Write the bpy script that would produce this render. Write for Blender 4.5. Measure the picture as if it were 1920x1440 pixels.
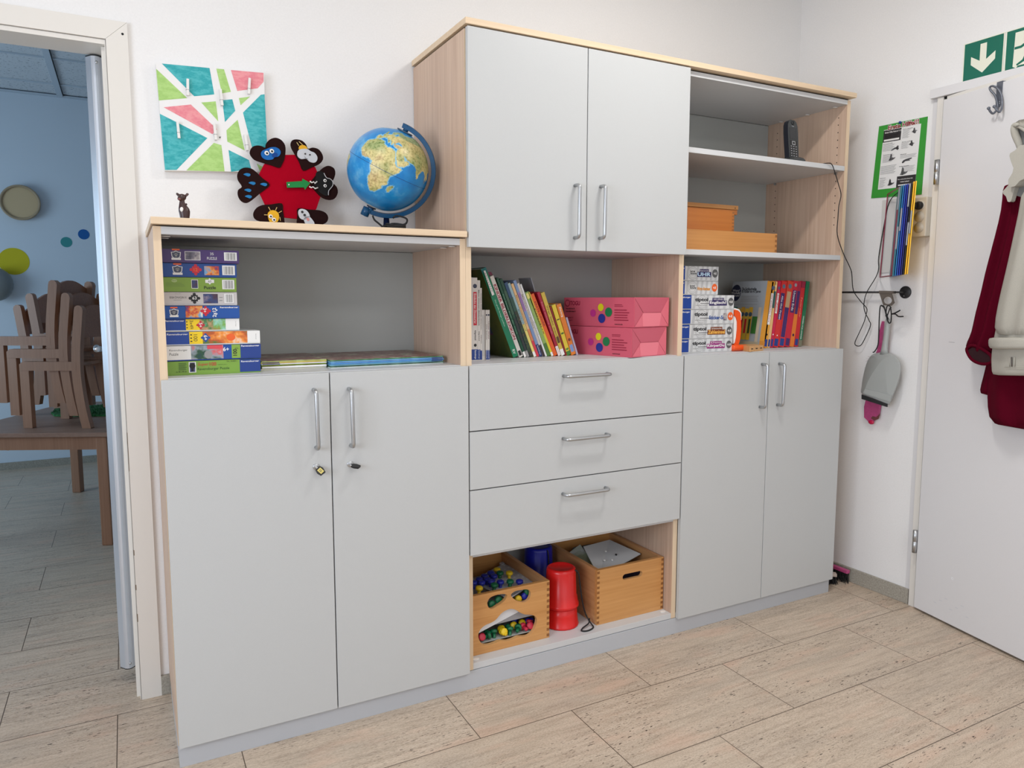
import bpy, bmesh, math, random
from mathutils import Vector, Matrix
from mathutils.geometry import tessellate_polygon
random.seed(7)
for o in list(bpy.data.objects): bpy.data.objects.remove(o)
SC = bpy.context.scene
COL = SC.collection
# All lengths below are in units of the image fit (one cabinet unit is one such unit = 0.9 m wide);
# M scales scene and camera about the origin into metres wherever something is created.
M = 0.9
V = Vector

# ------------------------------------------------------------------ camera
CAM = V((-0.0843, -2.3806, 1.4726)); YAW, PIT, FOC, PX, PY = .4844, -.1035, 1369.79, 956.8, 702.55
FW = V((math.sin(YAW) * math.cos(PIT), math.cos(YAW) * math.cos(PIT), math.sin(PIT)))
RT = V((math.cos(YAW), -math.sin(YAW), 0)); UP = RT.cross(FW)
cd = bpy.data.cameras.new('camera'); cam = bpy.data.objects.new('camera', cd); COL.objects.link(cam)
cam.matrix_world = Matrix(((RT.x, UP.x, -FW.x, CAM.x * M), (RT.y, UP.y, -FW.y, CAM.y * M), (RT.z, UP.z, -FW.z, CAM.z * M), (0, 0, 0, 1)))
cd.sensor_width = 36; cd.lens = FOC * 36 / 1920
cd.shift_x = (960 - PX) / 1920; cd.shift_y = (PY - 720) / 1920
cd.clip_start = .05; SC.camera = cam

# ------------------------------------------------------------------ light
SC.view_settings.view_transform = 'Standard'; SC.view_settings.look = 'None'
SC.view_settings.gamma = 1; SC.view_settings.use_curve_mapping = False
SC.view_settings.exposure = 0.0
w = bpy.data.worlds.new('world'); SC.world = w; w.use_nodes = True
w.node_tree.nodes['Background'].inputs[0].default_value = (.75, .87, 1, 1)
w.node_tree.nodes['Background'].inputs[1].default_value = 0.6

def area(name, loc, target, sx, sy, power, col):
    l = bpy.data.lights.new(name, 'AREA'); l.shape = 'RECTANGLE'; l.size = sx * M; l.size_y = sy * M
    l.energy = power; l.color = col
    o = bpy.data.objects.new(name, l); COL.objects.link(o); o.location = V(loc) * M
    o.rotation_euler = (V(target) - V(loc)).to_track_quat('-Z', 'Y').to_euler()
    return o
# two ceiling luminaires in front of the cabinet wall, one further back in the room
area('ceiling_light_right', (1.85, -.80, 3.10), (1.85, -.80, 0), .42, .15, 14.3, (1, .99, .975))
area('ceiling_light_left', (-.1, -.80, 3.10), (-.1, -.80, 0), .42, .15, 6.2, (1, .99, .975))
area('ceiling_light_rear', (1.6, -3.0, 3.10), (1.6, -3.0, 0), 1.2, .6, 20, (1, .99, .975))
# daylight through the windows of the near room (left and behind the camera)
area('window_daylight_left', (-2.62, -2.3, 1.75), (0, -2.1, 1.2), 2.4, 1.5, 72, (.77, .86, 1))
area('window_daylight_rear', (1.0, -4.72, 1.75), (1.0, 0, 1.1), 3.2, 1.5, 14, (.90, .94, 1))
# daylight in the next room
area('window_daylight_next_room', (-3.15, 3.0, 1.6), (0, 3.2, 1.3), 2.4, 1.5, 34, (.56, .79, 1))

# ------------------------------------------------------------------ helpers
def lin(c):
    return tuple((x / 12.92 if x <= .04045 else ((x + .055) / 1.055) ** 2.4) for x in (v / 255 for v in c)) + (1,)

MATS = {}
def base(name):
    m = bpy.data.materials.new(name); m.use_nodes = True
    return m, m.node_tree, m.node_tree.nodes['Principled BSDF']
def link(nt, a, b): nt.links.new(a, b)
def coords(nt, scale=(1, 1, 1), loc=(0, 0, 0), rot=(0, 0, 0)):
    t = nt.nodes.new('ShaderNodeTexCoord'); mp = nt.nodes.new('ShaderNodeMapping')
    mp.inputs['Scale'].default_value = scale; mp.inputs['Location'].default_value = loc; mp.inputs['Rotation'].default_value = rot
    link(nt, t.outputs['Object'], mp.inputs['Vector']); return mp.outputs[0]
def noise(nt, vec, scale, detail=3, rough=.5):
    n = nt.nodes.new('ShaderNodeTexNoise'); n.inputs['Scale'].default_value = scale
    n.inputs['Detail'].default_value = detail; n.inputs['Roughness'].default_value = rough
    link(nt, vec, n.inputs['Vector']); return n.outputs['Fac']
def ramp(nt, fac, stops, const=False):
    r = nt.nodes.new('ShaderNodeValToRGB'); el = r.color_ramp.elements
    if const: r.color_ramp.interpolation = 'CONSTANT'
    el[0].position, el[0].color = stops[0][0], stops[0][1]
    el[1].position, el[1].color = stops[-1][0], stops[-1][1]
    for p, c in stops[1:-1]:
        e = el.new(p); e.color = c
    link(nt, fac, r.inputs[0]); return r.outputs[0]
def mixc(nt, fac, a, b, mode='MIX'):
    n = nt.nodes.new('ShaderNodeMix'); n.data_type = 'RGBA'; n.blend_type = mode
    for i, x in ((0, fac), (6, a), (7, b)):
        if isinstance(x, (int, float)): n.inputs[i].default_value = x
        elif isinstance(x, tuple): n.inputs[i].default_value = x
        else: link(nt, x, n.inputs[i])
    return n.outputs[2]
def bump(nt, b, h, strength, dist=.001):
    n = nt.nodes.new('ShaderNodeBump'); n.inputs['Strength'].default_value = strength; n.inputs['Distance'].default_value = dist
    link(nt, h, n.inputs['Height']); link(nt, n.outputs[0], b.inputs['Normal'])

def col(rgb, rough=.5, metal=0., grain=0., gscale=200., spec=.5, name=None, bmp=0.):
    """plain coloured material, optional fine mottling and bump"""
    key = (tuple(rgb), rough, metal, grain, gscale, spec, bmp)
    if key in MATS: return MATS[key]
    m, nt, b = base(name or 'paint_%d_%d_%d' % tuple(rgb))
    b.inputs['Base Color'].default_value = lin(rgb); b.inputs['Roughness'].default_value = rough
    b.inputs['Metallic'].default_value = metal; b.inputs['Specular IOR Level'].default_value = spec
    if grain or bmp:
        n = noise(nt, coords(nt), gscale, 4, .6)
        if grain:
            c = ramp(nt, n, [(.3, lin([max(0, x * (1 - grain)) for x in rgb])), (.7, lin([min(255, x * (1 + grain)) for x in rgb]))])
            link(nt, c, b.inputs['Base Color'])
        if bmp: bump(nt, b, n, bmp)
    MATS[key] = m; return m

def wood(name, c1, c2, axis='Z', fine=55, rough=.45, c3=None, seedloc=0, coat=0):
    m, nt, b = base(name)
    s = {'X': (1.3, fine, fine), 'Y': (fine, 1.3, fine), 'Z': (fine, fine, 1.3)}[axis]
    s2 = {'X': (.9, 7, 7), 'Y': (7, .9, 7), 'Z': (7, 7, .9)}[axis]
    n1 = noise(nt, coords(nt, s, (seedloc, seedloc, seedloc)), 1.6, 5, .6)
    n2 = noise(nt, coords(nt, s2, (seedloc + 3, 0, 1)), 1.5, 3, .5)
    a = ramp(nt, n1, [(.32, lin(c1)), (.68, lin(c2))])
    c = ramp(nt, n2, [(.35, lin(c3 or c1)), (.65, lin(c2))])
    k = mixc(nt, .45, a, c)
    link(nt, k, b.inputs['Base Color']); b.inputs['Roughness'].default_value = rough
    b.inputs['Coat Weight'].default_value = coat; b.inputs['Coat Roughness'].default_value = .15
    bump(nt, b, n1, .08, .0005); return m

def picture(name, cols, scale=30, stretch=(1, 1, 1), rough=.35):
    """printed picture: irregular patches of the given colours"""
    key = ('pic', name)
    if key in MATS: return MATS[key]
    m, nt, b = base(name)
    n = noise(nt, coords(nt, stretch), scale, 3, .6)
    st = [(.28 + .44 * i / max(1, len(cols) - 1), lin(c)) for i, c in enumerate(cols)]
    link(nt, ramp(nt, n, st), b.inputs['Base Color']); b.inputs['Roughness'].default_value = rough
    MATS[key] = m; return m

TXT = {}
def glyphs(s, bold):
    k = (s, bold)
    if k not in TXT:
        cu = bpy.data.curves.new('lettering', 'FONT'); cu.body = s; cu.size = 1; cu.offset = bold; cu.resolution_u = 3
        ob = bpy.data.objects.new('lettering', cu); me = bpy.data.meshes.new_from_object(ob)
        vs = [v.co.copy() for v in me.vertices]; fs = [tuple(p.vertices) for p in me.polygons]
        bpy.data.objects.remove(ob); bpy.data.meshes.remove(me); bpy.data.curves.remove(cu)
        if not vs: vs = [V((0, 0, 0))]; 
        x0 = min(v.x for v in vs); x1 = max(v.x for v in vs); y0 = min(v.y for v in vs); y1 = max(v.y for v in vs)
        TXT[k] = ([((v.x - x0) / max(1e-6, x1 - x0), (v.y - y0) / max(1e-6, y1 - y0)) for v in vs], fs, (x1 - x0) / max(1e-6, y1 - y0))
    return TXT[k]

def smoothpts(pts, n=6, closed=False):
    P = [V(p) for p in pts]; out = []
    L = len(P); rng = range(L if closed else L - 1)
    for i in rng:
        p0 = P[(i - 1) % L] if (closed or i > 0) else P[0]; p1 = P[i]; p2 = P[(i + 1) % L]
        p3 = P[(i + 2) % L] if (closed or i + 2 < L) else P[-1]
        for k in range(n):
            t = k / n
            out.append(.5 * ((2 * p1) + (p2 - p0) * t + (2 * p0 - 5 * p1 + 4 * p2 - p3) * t * t + (3 * p1 - p0 - 3 * p2 + p3) * t ** 3))
    if not closed: out.append(P[-1])
    return out

class MB:
    """collects shapes of one part; build() links them as ONE mesh object"""
    def __init__(s, T=None):
        s.v = []; s.f = []; s.mi = []; s.sm = []; s.mats = []; s.T = T
    def add(s, vs, fs, m, smooth=False):
        if m not in s.mats: s.mats.append(m)
        k = s.mats.index(m); n = len(s.v)
        s.v += [(s.T @ V(p)) if s.T else V(p) for p in vs]
        for f in fs: s.f.append([i + n for i in f]); s.mi.append(k); s.sm.append(smooth)
        return s
    def box(s, a, b, m):
        x0, y0, z0 = a; x1, y1, z1 = b
        vs = [(x0, y0, z0), (x1, y0, z0), (x1, y1, z0), (x0, y1, z0), (x0, y0, z1), (x1, y0, z1), (x1, y1, z1), (x0, y1, z1)]
        return s.add(vs, [(0, 3, 2, 1), (4, 5, 6, 7), (0, 1, 5, 4), (1, 2, 6, 5), (2, 3, 7, 6), (3, 0, 4, 7)], m)
    def poly(s, pts, m):
        return s.add(pts, [tuple(range(len(pts)))], m)
    def plate(s, p2, o, ex, ey, m):
        o, ex, ey = V(o), V(ex), V(ey)
        return s.add([o + ex * x + ey * y for x, y in p2], [tuple(range(len(p2)))], m)
    def rect(s, o, ex, ey, x0, x1, y0, y1, m):
        return s.plate([(x0, y0), (x1, y0), (x1, y1), (x0, y1)], o, ex, ey, m)
    def disc(s, o, ex, ey, r, m, n=20, ry=None):
        ry = ry or r
        return s.plate([(r * math.cos(2 * math.pi * i / n), ry * math.sin(2 * math.pi * i / n)) for i in range(n)], o, ex, ey, m)
    def prism(s, p2, o, ex, ey, d, m, m2=None):
        """outline p2 in the plane (ex, ey); front at o, thickness d going back along -(ex x ey)"""
        o, ex, ey = V(o), V(ex), V(ey); nn = ex.cross(ey).normalized() * -d; n = len(p2)
        fr = [o + ex * x + ey * y for x, y in p2]; bk = [p + nn for p in fr]
        ar = sum(p2[i][0] * p2[(i + 1) % n][1] - p2[(i + 1) % n][0] * p2[i][1] for i in range(n))
        if ar < 0: fr.reverse(); bk.reverse()
        s.add(fr, [tuple(range(n))], m); s.add(bk, [tuple(reversed(range(n)))], m)
        return s.add(fr + bk, [(i, i + n, (i + 1) % n + n, (i + 1) % n) for i in range(n)], m2 or m)
    def prism_holes(s, outer, holes, o, ex, ey, d, m, m2):
        o, ex, ey = V(o), V(ex), V(ey); nn = ex.cross(ey).normalized() * -d
        loops = [outer] + holes; flat = [p for l in loops for p in l]
        tri = tessellate_polygon([[V((p[0], p[1], 0)) for p in l] for l in loops])
        fr = [o + ex * x + ey * y for x, y in flat]; bk = [p + nn for p in fr]; F = []; B = []
        for t in tri:
            a, b, c = (flat[i] for i in t)
            if (b[0] - a[0]) * (c[1] - a[1]) - (b[1] - a[1]) * (c[0] - a[0]) < 0: t = (t[0], t[2], t[1])
            F.append(tuple(t)); B.append((t[0], t[2], t[1]))
        s.add(fr, F, m); s.add(bk, B, m); k = 0; N = len(flat)
        for j, l in enumerate(loops):
            n = len(l)
            s.add(fr + bk, [(k + i, k + i + N, k + (i + 1) % n + N, k + (i + 1) % n) for i in range(n)], m if j == 0 else m2, smooth=j > 0); k += n
        return s
    def tube(s, pts, r, m, n=10, caps=True, closed=False):
        P = [V(p) for p in pts]; L = len(P); rs = r if isinstance(r, (list, tuple)) else [r] * L
        up = None; vs = []
        for i in range(L):
            if closed: t = P[(i + 1) % L] - P[i - 1]
            else: t = P[min(i + 1, L - 1)] - P[max(i - 1, 0)]
            t.normalize()
            if up is None: up = t.orthogonal().normalized()
            up = (up - t * up.dot(t)).normalized(); q = t.cross(up)
            for k in range(n):
                a = 2 * math.pi * k / n; vs.append(P[i] + (up * math.cos(a) + q * math.sin(a)) * rs[i])
        fs = []
        for i in range(L if closed else L - 1):
            j = (i + 1) % L
            for k in range(n): fs.append((i * n + k, i * n + (k + 1) % n, j * n + (k + 1) % n, j * n + k))
        if caps and not closed: fs += [tuple(reversed(range(n))), tuple(range((L - 1) * n, L * n))]
        return s.add(vs, fs, m, smooth=True)
    def lathe(s, prof, c, m, n=28, axis='Z', smooth=True, flute=0, nf=0, caps=True):
        c = V(c); vs = []
        for r, z in prof:
            for k in range(n):
                a = 2 * math.pi * k / n; rr = r * (1 + flute * math.cos(nf * a))
                x, y = rr * math.cos(a), rr * math.sin(a)
                vs.append(c + (V((x, y, z)) if axis == 'Z' else V((x, z, y)) if axis == 'Y' else V((z, x, y))))
        fs = []
        for i in range(len(prof) - 1):
            for k in range(n):
                f = (i * n + k, i * n + (k + 1) % n, (i + 1) * n + (k + 1) % n, (i + 1) * n + k)
                fs.append(f if axis != 'Y' else tuple(reversed(f)))
        if caps: fs += [tuple(range(n))[::-1], tuple(range((len(prof) - 1) * n, len(prof) * n))]
        return s.add(vs, fs, m, smooth=smooth)
    def ball(s, c, r, m, n=16, R=None):
        c = V(c); rx, ry, rz = r if isinstance(r, (tuple, list)) else (r, r, r); vs = []; h = n // 2
        for i in range(h + 1):
            t = math.pi * i / h
            for k in range(n):
                a = 2 * math.pi * k / n; p = V((rx * math.sin(t) * math.cos(a), ry * math.sin(t) * math.sin(a), rz * math.cos(t)))
                vs.append(c + (R @ p if R else p))
        fs = [(i * n + k, (i + 1) * n + k, (i + 1) * n + (k + 1) % n, i * n + (k + 1) % n) for i in range(h) for k in range(n)]
        return s.add(vs, fs, m, smooth=True)
    def loft(s, rings, m, caps=True, smooth=True):
        n = len(rings[0]); vs = [p for r in rings for p in r]
        fs = [(i * n + k, i * n + (k + 1) % n, (i + 1) * n + (k + 1) % n, (i + 1) * n + k) for i in range(len(rings) - 1) for k in range(n)]
        if caps: fs += [tuple(reversed(range(n))), tuple(range((len(rings) - 1) * n, len(rings) * n))]
        return s.add(vs, fs, m, smooth=smooth)
    def text(s, st, o, ex, ey, h, m, w=None, al='C', bold=0., slant=0.):
        """lettering: o is the middle (or left/right middle) of the line, h its height, w its width"""
        g, fs, asp = glyphs(st, bold); o, ex, ey = V(o), V(ex), V(ey)
        W = w if w else h * asp; x0 = {'C': -W / 2, 'L': 0, 'R': -W}[al]
        return s.add([o + ex * (x0 + W * x + slant * h * y) + ey * (h * (y - .5)) for x, y in g], fs, m)
    def build(s, name, parent=None, loc=None, bevel=0, seg=2, weld=False, sub=0, solid=0, **kw):
        me = bpy.data.meshes.new(name)
        if parent is not None: org = wl(parent)
        elif loc is not None: org = V(loc)
        else:
            xs = [v.x for v in s.v]; ys = [v.y for v in s.v]; zs = [v.z for v in s.v]
            org = V(((min(xs) + max(xs)) / 2, (min(ys) + max(ys)) / 2, min(zs)))
        me.from_pydata([tuple((v - org) * M) for v in s.v], [], s.f)
        for m in s.mats: me.materials.append(m)
        for i, p in enumerate(me.polygons): p.material_index = s.mi[i]; p.use_smooth = s.sm[i]
        if weld:
            b = bmesh.new(); b.from_mesh(me); bmesh.ops.remove_doubles(b, verts=b.verts, dist=1e-5); b.to_mesh(me); b.free()
        me.validate(); me.update()
        o = bpy.data.objects.new(name, me); COL.objects.link(o)
        if parent is not None: o.parent = parent; o['_w'] = list(org)
        else: o.location = org * M; o['_w'] = list(org)
        if solid:
            k = o.modifiers.new('solid', 'SOLIDIFY'); k.thickness = solid * M; k.offset = 0
        if bevel:
            k = o.modifiers.new('bevel', 'BEVEL'); k.width = bevel * M; k.segments = seg; k.limit_method = 'ANGLE'; k.angle_limit = math.radians(40)
            k.harden_normals = False
        if sub:
            k = o.modifiers.new('sub', 'SUBSURF'); k.levels = sub; k.render_levels = sub
        tagset(o, **kw); return o
def wl(o): return V(o['_w'])
def tagset(o, label=None, cat=None, group=None, kind=None):
    if label: o['label'] = label
    if cat: o['category'] = cat
    if group: o['group'] = group
    if kind: o['kind'] = kind
def thing(name, label, cat, loc, group=None, kind=None):
    o = bpy.data.objects.new(name, None); COL.objects.link(o); o.location = V(loc) * M; o['_w'] = list(loc)
    o.empty_display_size = .05; tagset(o, label, cat, group, kind); return o
def dup(root, loc, label=None):
    r = root.copy(); COL.objects.link(r); r.location = V(loc) * M; r['_w'] = list(loc)
    if label: r['label'] = label
    for ch in list(root.children):
        c = ch.copy(); COL.objects.link(c); c.parent = r
        for g in ch.children:
            d = g.copy(); COL.objects.link(d); d.parent = c
    return r
def at(u, v, ax, val):
    """the point of the plane (axis ax = val) that the photograph shows at pixel (u, v)"""
    d = FW + RT * ((u - PX) / FOC) - UP * ((v - PY) / FOC); return CAM + d * ((val - CAM[ax]) / d[ax])
def atp(u, v, P, N):
    d = FW + RT * ((u - PX) / FOC) - UP * ((v - PY) / FOC); return CAM + d * ((V(P) - CAM).dot(V(N)) / d.dot(V(N)))
def frame(o, ex, ey):
    ex, ey = V(ex).normalized(), V(ey).normalized(); ez = ex.cross(ey)
    return Matrix(((ex.x, ey.x, ez.x, o[0]), (ex.y, ey.y, ez.y, o[1]), (ex.z, ey.z, ez.z, o[2]), (0, 0, 0, 1)))
X, Y, Z = V((1, 0, 0)), V((0, 1, 0)), V((0, 0, 1))
E = .0005

# ------------------------------------------------------------------ materials
LAM = col((193, 194, 193), .42, grain=.012, gscale=900, name='grey_laminate', bmp=.05)
LAM_E = col((204, 204, 204), .4, name='grey_edge_band')
PLI = col((186, 188, 192), .35, name='plinth_laminate')
BACK = col((172, 174, 170), .6, name='grey_back_panel')
MAP_Z = wood('maple_upright', (184, 151, 128), (214, 186, 162), 'Z', c3=(194, 164, 143))
MAP_EZ = wood('maple_edge_upright', (214, 187, 154), (229, 206, 176), 'Z', c3=(222, 194, 162))
MAP_X = wood('maple_lengthwise', (212, 184, 150), (231, 207, 175), 'X', c3=(222, 194, 162))
BEE_X = wood('beech_lengthwise', (186, 127, 66), (214, 158, 96), 'X', c3=(198, 140, 78), coat=.3)
BEE_Y = wood('beech_side', (176, 120, 70), (203, 150, 100), 'Y', c3=(188, 132, 82), coat=.3)
BEE_O = wood('varnished_orange_wood', (176, 114, 52), (202, 142, 78), 'X', c3=(186, 124, 62), coat=.3)
BEE_OD = wood('varnished_dark_orange_wood', (162, 88, 22), (186, 112, 42), 'X', c3=(170, 96, 28), coat=.3)
BEE_L = wood('beech_plain', (197, 145, 88), (216, 168, 112), 'X', c3=(206, 154, 98), coat=.2)
CHR = wood('chair_beech', (146, 102, 76), (170, 126, 98), 'Z', c3=(154, 110, 84), coat=.1)
CHR_D = wood('chair_backrest_beech', (140, 88, 58), (162, 106, 72), 'X', c3=(150, 96, 64), coat=.3)
ENDG = col((142, 90, 44), .6, name='end_grain')
STEEL = col((186, 188, 190), .34, 1, name='brushed_steel')
ALU = col((205, 210, 218), .35, .6, name='satin_aluminium')
BLACK = col((22, 22, 24), .5, name='black_plastic')
BLK_R = col((18, 18, 19), .7, name='black_cord')
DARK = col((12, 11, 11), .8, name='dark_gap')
WHITE = col((236, 234, 230), .5, name='white')
PAPER = col((230, 229, 226), .7, name='paper')
WALLP = col((236, 234, 232), .85, grain=.01, gscale=160, name='wall_paint', bmp=.35)
WALLN = col((212, 222, 232), .85, name='next_room_wall_paint', bmp=.1)
FRAMEW = col((226, 221, 213), .45, name='door_casing_paint')
DOORW = col((222, 220, 220), .4, grain=.008, gscale=500, name='door_paint')
SKIRT = col((158, 152, 140), .7, grain=.12, gscale=160, name='skirting_stone')
RB = col((12, 62, 150), .35, name='box_blue'); RB2 = col((26, 58, 132), .4, name='book_blue')

def floor_mat():
    m, nt, b = base('travertine_floor')
    br = nt.nodes.new('ShaderNodeTexBrick'); br.offset = .5; br.offset_frequency = 2; br.squash = 1
    link(nt, coords(nt, (1, 1, 1), (.536 * M, -.0835 * M, 0)), br.inputs['Vector'])
    br.inputs['Color1'].default_value = (0, 0, 0, 1); br.inputs['Color2'].default_value = (1, 1, 1, 1); br.inputs['Mortar'].default_value = (.5, .5, .5, 1)
    br.inputs['Scale'].default_value = 1; br.inputs['Mortar Size'].default_value = .0015; br.inputs['Mortar Smooth'].default_value = .2
    br.inputs['Brick Width'].default_value = .722 * M; br.inputs['Row Height'].default_value = .3635 * M; br.inputs['Bias'].default_value = 0
    # every tile shows its own cut of the stone
    t = nt.nodes.new('ShaderNodeTexCoord'); sep = nt.nodes.new('ShaderNodeVectorMath'); sep.operation = 'MULTIPLY_ADD'
    link(nt, br.outputs['Color'], sep.inputs[0]); sep.inputs[1].default_value = (3.1, 5.3, 2.2); link(nt, t.outputs['Object'], sep.inputs[2])
    def mp(sc):
        q = nt.nodes.new('ShaderNodeMapping'); q.inputs['Scale'].default_value = sc; link(nt, sep.outputs[0], q.inputs['Vector']); return q.outputs[0]
    big = noise(nt, mp((1.2, 7, 1)), 1.6, 4, .55)
    mid = noise(nt, mp((4, 46, 1)), 1.5, 6, .68)
    fine = noise(nt, mp((70, 300, 1)), 1.8, 4, .7)
    pits = noise(nt, mp((34, 170, 1)), 1.3, 3, .6)
    mask = noise(nt, mp((1.6, 9, 1)), 1.2, 2, .5)
    c = ramp(nt, big, [(.3, lin((160, 142, 124))), (.5, lin((190, 168, 144))), (.7, lin((202, 177, 153)))])
    c = mixc(nt, .5, c, ramp(nt, mid, [(.34, lin((136, 116, 96))), (.48, lin((190, 170, 148))), (.62, lin((214, 196, 174)))]))
    c = mixc(nt, .30, c, ramp(nt, fine, [(.36, lin((96, 82, 70))), (.58, lin((226, 213, 197)))]))
    c = mixc(nt, ramp(nt, noise(nt, mp((2.2, 8, 1)), 1.7, 2, .5), [(.55, (0, 0, 0, 1)), (.72, (.4, .4, .4, 1))]), c, lin((214, 176, 152)))
    pr = ramp(nt, pits, [(.615, (0, 0, 0, 1)), (.66, (1, 1, 1, 1))]); mr = ramp(nt, mask, [(.42, (0, 0, 0, 1)), (.58, (1, 1, 1, 1))])
    pk = mixc(nt, 1, pr, mr, 'MULTIPLY')
    c = mixc(nt, pk, c, lin((70, 56, 46)))
    c = mixc(nt, br.outputs['Fac'], c, lin((84, 68, 54)))
    link(nt, c, b.inputs['Base Color']); b.inputs['Roughness'].default_value = .42
    bump(nt, b, mid, .06, .0006)
    return m
FLOOR = floor_mat()
def ceil_mat():
    m, nt, b = base('mineral_ceiling_tile')
    n = noise(nt, coords(nt), 60, 4, .7)
    link(nt, ramp(nt, n, [(.34, lin((120, 130, 140))), (.42, lin((215, 220, 225)))]), b.inputs['Base Color'])
    b.inputs['Roughness'].default_value = .9; bump(nt, b, n, .3, .002); return m
CEILT = ceil_mat()
# ================================================================== ROOM
XW, YB, ZC = 3.218, .529, 3.2
SK = dict(kind='structure')
m = MB(); m.box((-3.6, -4.9, -.08), (3.36, 5.3, 0), FLOOR); m.build('floor', loc=(0, 0, 0), **SK)
m = MB(); m.box((-2.9, -4.9, ZC), (3.36, .599, ZC + .1), col((235, 233, 228), .9)); m.build('ceiling', **SK)
# wall behind the cabinets, with the doorway to the next room
m = MB(); m.box((-.0985, YB, 0), (3.36, YB + .12, ZC), WALLP); m.box((-2.9, YB, 0), (-1.18, YB + .12, ZC), WALLP)
m.box((-1.18, YB, 2.34), (-.0985, YB + .12, ZC), WALLP); m.build('wall_back', loc=(0, YB, 0), **SK)
m = MB(); m.box((XW, -4.9, 0), (3.36, YB, ZC), WALLP); m.build('wall_right', loc=(XW, 0, 0), **SK)
m = MB()
for a, b in (((-2.9, -4.9, 0), (-2.7, YB, 1.0)), ((-2.9, -4.9, 2.5), (-2.7, YB, ZC)), ((-2.9, -4.9, 1), (-2.7, -3.1, 2.5)), ((-2.9, -.7, 1), (-2.7, YB, 2.5))): m.box(a, b, WALLP)
m.build('wall_left', loc=(-2.8, 0, 0), **SK)
m = MB()
for a, b in (((-2.7, -4.9, 0), (XW, -4.78, 1.0)), ((-2.7, -4.9, 2.5), (XW, -4.78, ZC)), ((-2.7, -4.9, 1), (-.6, -4.78, 2.5)), ((2.6, -4.9, 1), (XW, -4.78, 2.5))): m.box(a, b, WALLP)
m.build('wall_rear', loc=(0, -4.85, 0), **SK)
for nm, (x0, x1, y0, y1) in (('window_1', (-2.85, -2.8, -3.1, -.7)), ('window_2', (-.6, 2.6, -4.88, -4.83))):
    m = MB(); t = .06
    if x1 - x0 < .2:
        for a, b in (((y0, y0 + t), (1, 2.5)), ((y1 - t, y1), (1, 2.5)), ((y0, y1), (1, 1 + t)), ((y0, y1), (2.5 - t, 2.5)), (((y0 + y1) / 2 - t / 2, (y0 + y1) / 2 + t / 2), (1, 2.5))):
            m.box((x0, a[0], b[0]), (x1, a[1], b[1]), WHITE)
    else:
        for a, b in (((x0, x0 + t), (1, 2.5)), ((x1 - t, x1), (1, 2.5)), ((x0, x1), (1, 1 + t)), ((x0, x1), (2.5 - t, 2.5)), (((x0 + x1) / 2 - t / 2, (x0 + x1) / 2 + t / 2), (1, 2.5))):
            m.box((a[0], y0, b[0]), (a[1], y1, b[1]), WHITE)
    m.build(nm, **SK)
# next room
m = MB(); m.box((-3.6, 5.15, 0), (1.6, 5.3, 3.6), WALLN); m.build('wall_far', **SK)
m = MB(); m.box((1.6, YB + .12, 0), (1.75, 5.3, 3.6), WALLN); m.build('wall_far_right', **SK)
m = MB()
for a, b in (((-3.6, .65, 0), (-3.4, 5.15, .85)), ((-3.6, .65, 2.35), (-3.4, 5.15, 3.6)), ((-3.6, .65, .85), (-3.4, 1.8, 2.35)), ((-3.6, 4.2, .85), (-3.4, 5.15, 2.35))): m.box(a, b, WALLN)
m.build('wall_far_left', **SK)
m = MB(); m.box((-3.4, YB + .121, 0), (-1.18, YB + .13, 3.25), WALLN); m.box((-.05, YB + .121, 0), (1.6, YB + .13, 3.25), WALLN)
m.box((-1.18, YB + .121, 2.36), (-.05, YB + .13, 3.25), WALLN); m.build('wall_far_near', **SK)
GRID = col((196, 206, 216), .6, name='ceiling_grid')
m = MB(); zc = 3.192
m.box((-3.4, .66, zc + .02), (1.6, 5.15, zc + .08), CEILT)
for k in range(-4, 4):
    x = -.485 + k * .742
    if -3.3 < x < 1.5: m.box((x - .022, .66, zc), (x + .022, 5.15, zc + .019), GRID); m.box((x + .0225, .66, zc + .002), (x + .026, 5.15, zc + .019), DARK)
for k in range(0, 7):
    y = 4.775 - k * .742
    if y > .7: m.box((-3.4, y - .006, zc + .008), (1.6, y + .006, zc + .0192), GRID); m.box((-3.4, y + .0065, zc + .010), (1.6, y + .0095, zc + .0192), DARK)
m.box((-3.4, 5.12, zc - .004), (1.6, 5.15, zc + .01), GRID)
m.build('ceiling', **SK)
m = MB(); m.box((-3.4, 5.13, 0), (1.6, 5.15, .062), SKIRT); m.build('baseboard_far', **SK)
m = MB(); m.box((XW - .014, -.262, 0), (XW, YB, .074), SKIRT); m.build('baseboard_right', bevel=.002, **SK)
m = MB(); m.box((-.03, YB - .014, 0), (3.2, YB, .074), SKIRT); m.build('baseboard_back', bevel=.002, **SK)
# casing of the doorway on the left (mitred)
m = MB(); y0, y1 = YB - .013, YB
m.prism([(-.0295, 0), (-.0295, 2.405), (-.096, 2.342), (-.096, 0)], (0, y0, 0), X, Z, .013, FRAMEW)
m.prism([(-1.25, 2.405), (-.0305, 2.405), (-.097, 2.342), (-1.18, 2.342)], (0, y0, 0), X, Z, .013, FRAMEW)
m.prism([(-1.25, 0), (-1.25, 2.404), (-1.18, 2.341), (-1.18, 0)], (0, y0, 0), X, Z, .013, FRAMEW)
m.disc((-.045, y0 - E, 2.365), X, Z, .004, DARK)
for z0, z1, xx in ((.86, 1.0, .0), (.55, .57, .004), (.42, .44, .005), (.30, .33, .004)): m.box((-.0972, y0 - .0005, z0), (-.0955 + xx * .3, y0 + .004, z1), col((120, 104, 84), .9))
m.build('trim_1', bevel=.0015, **SK)
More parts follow.
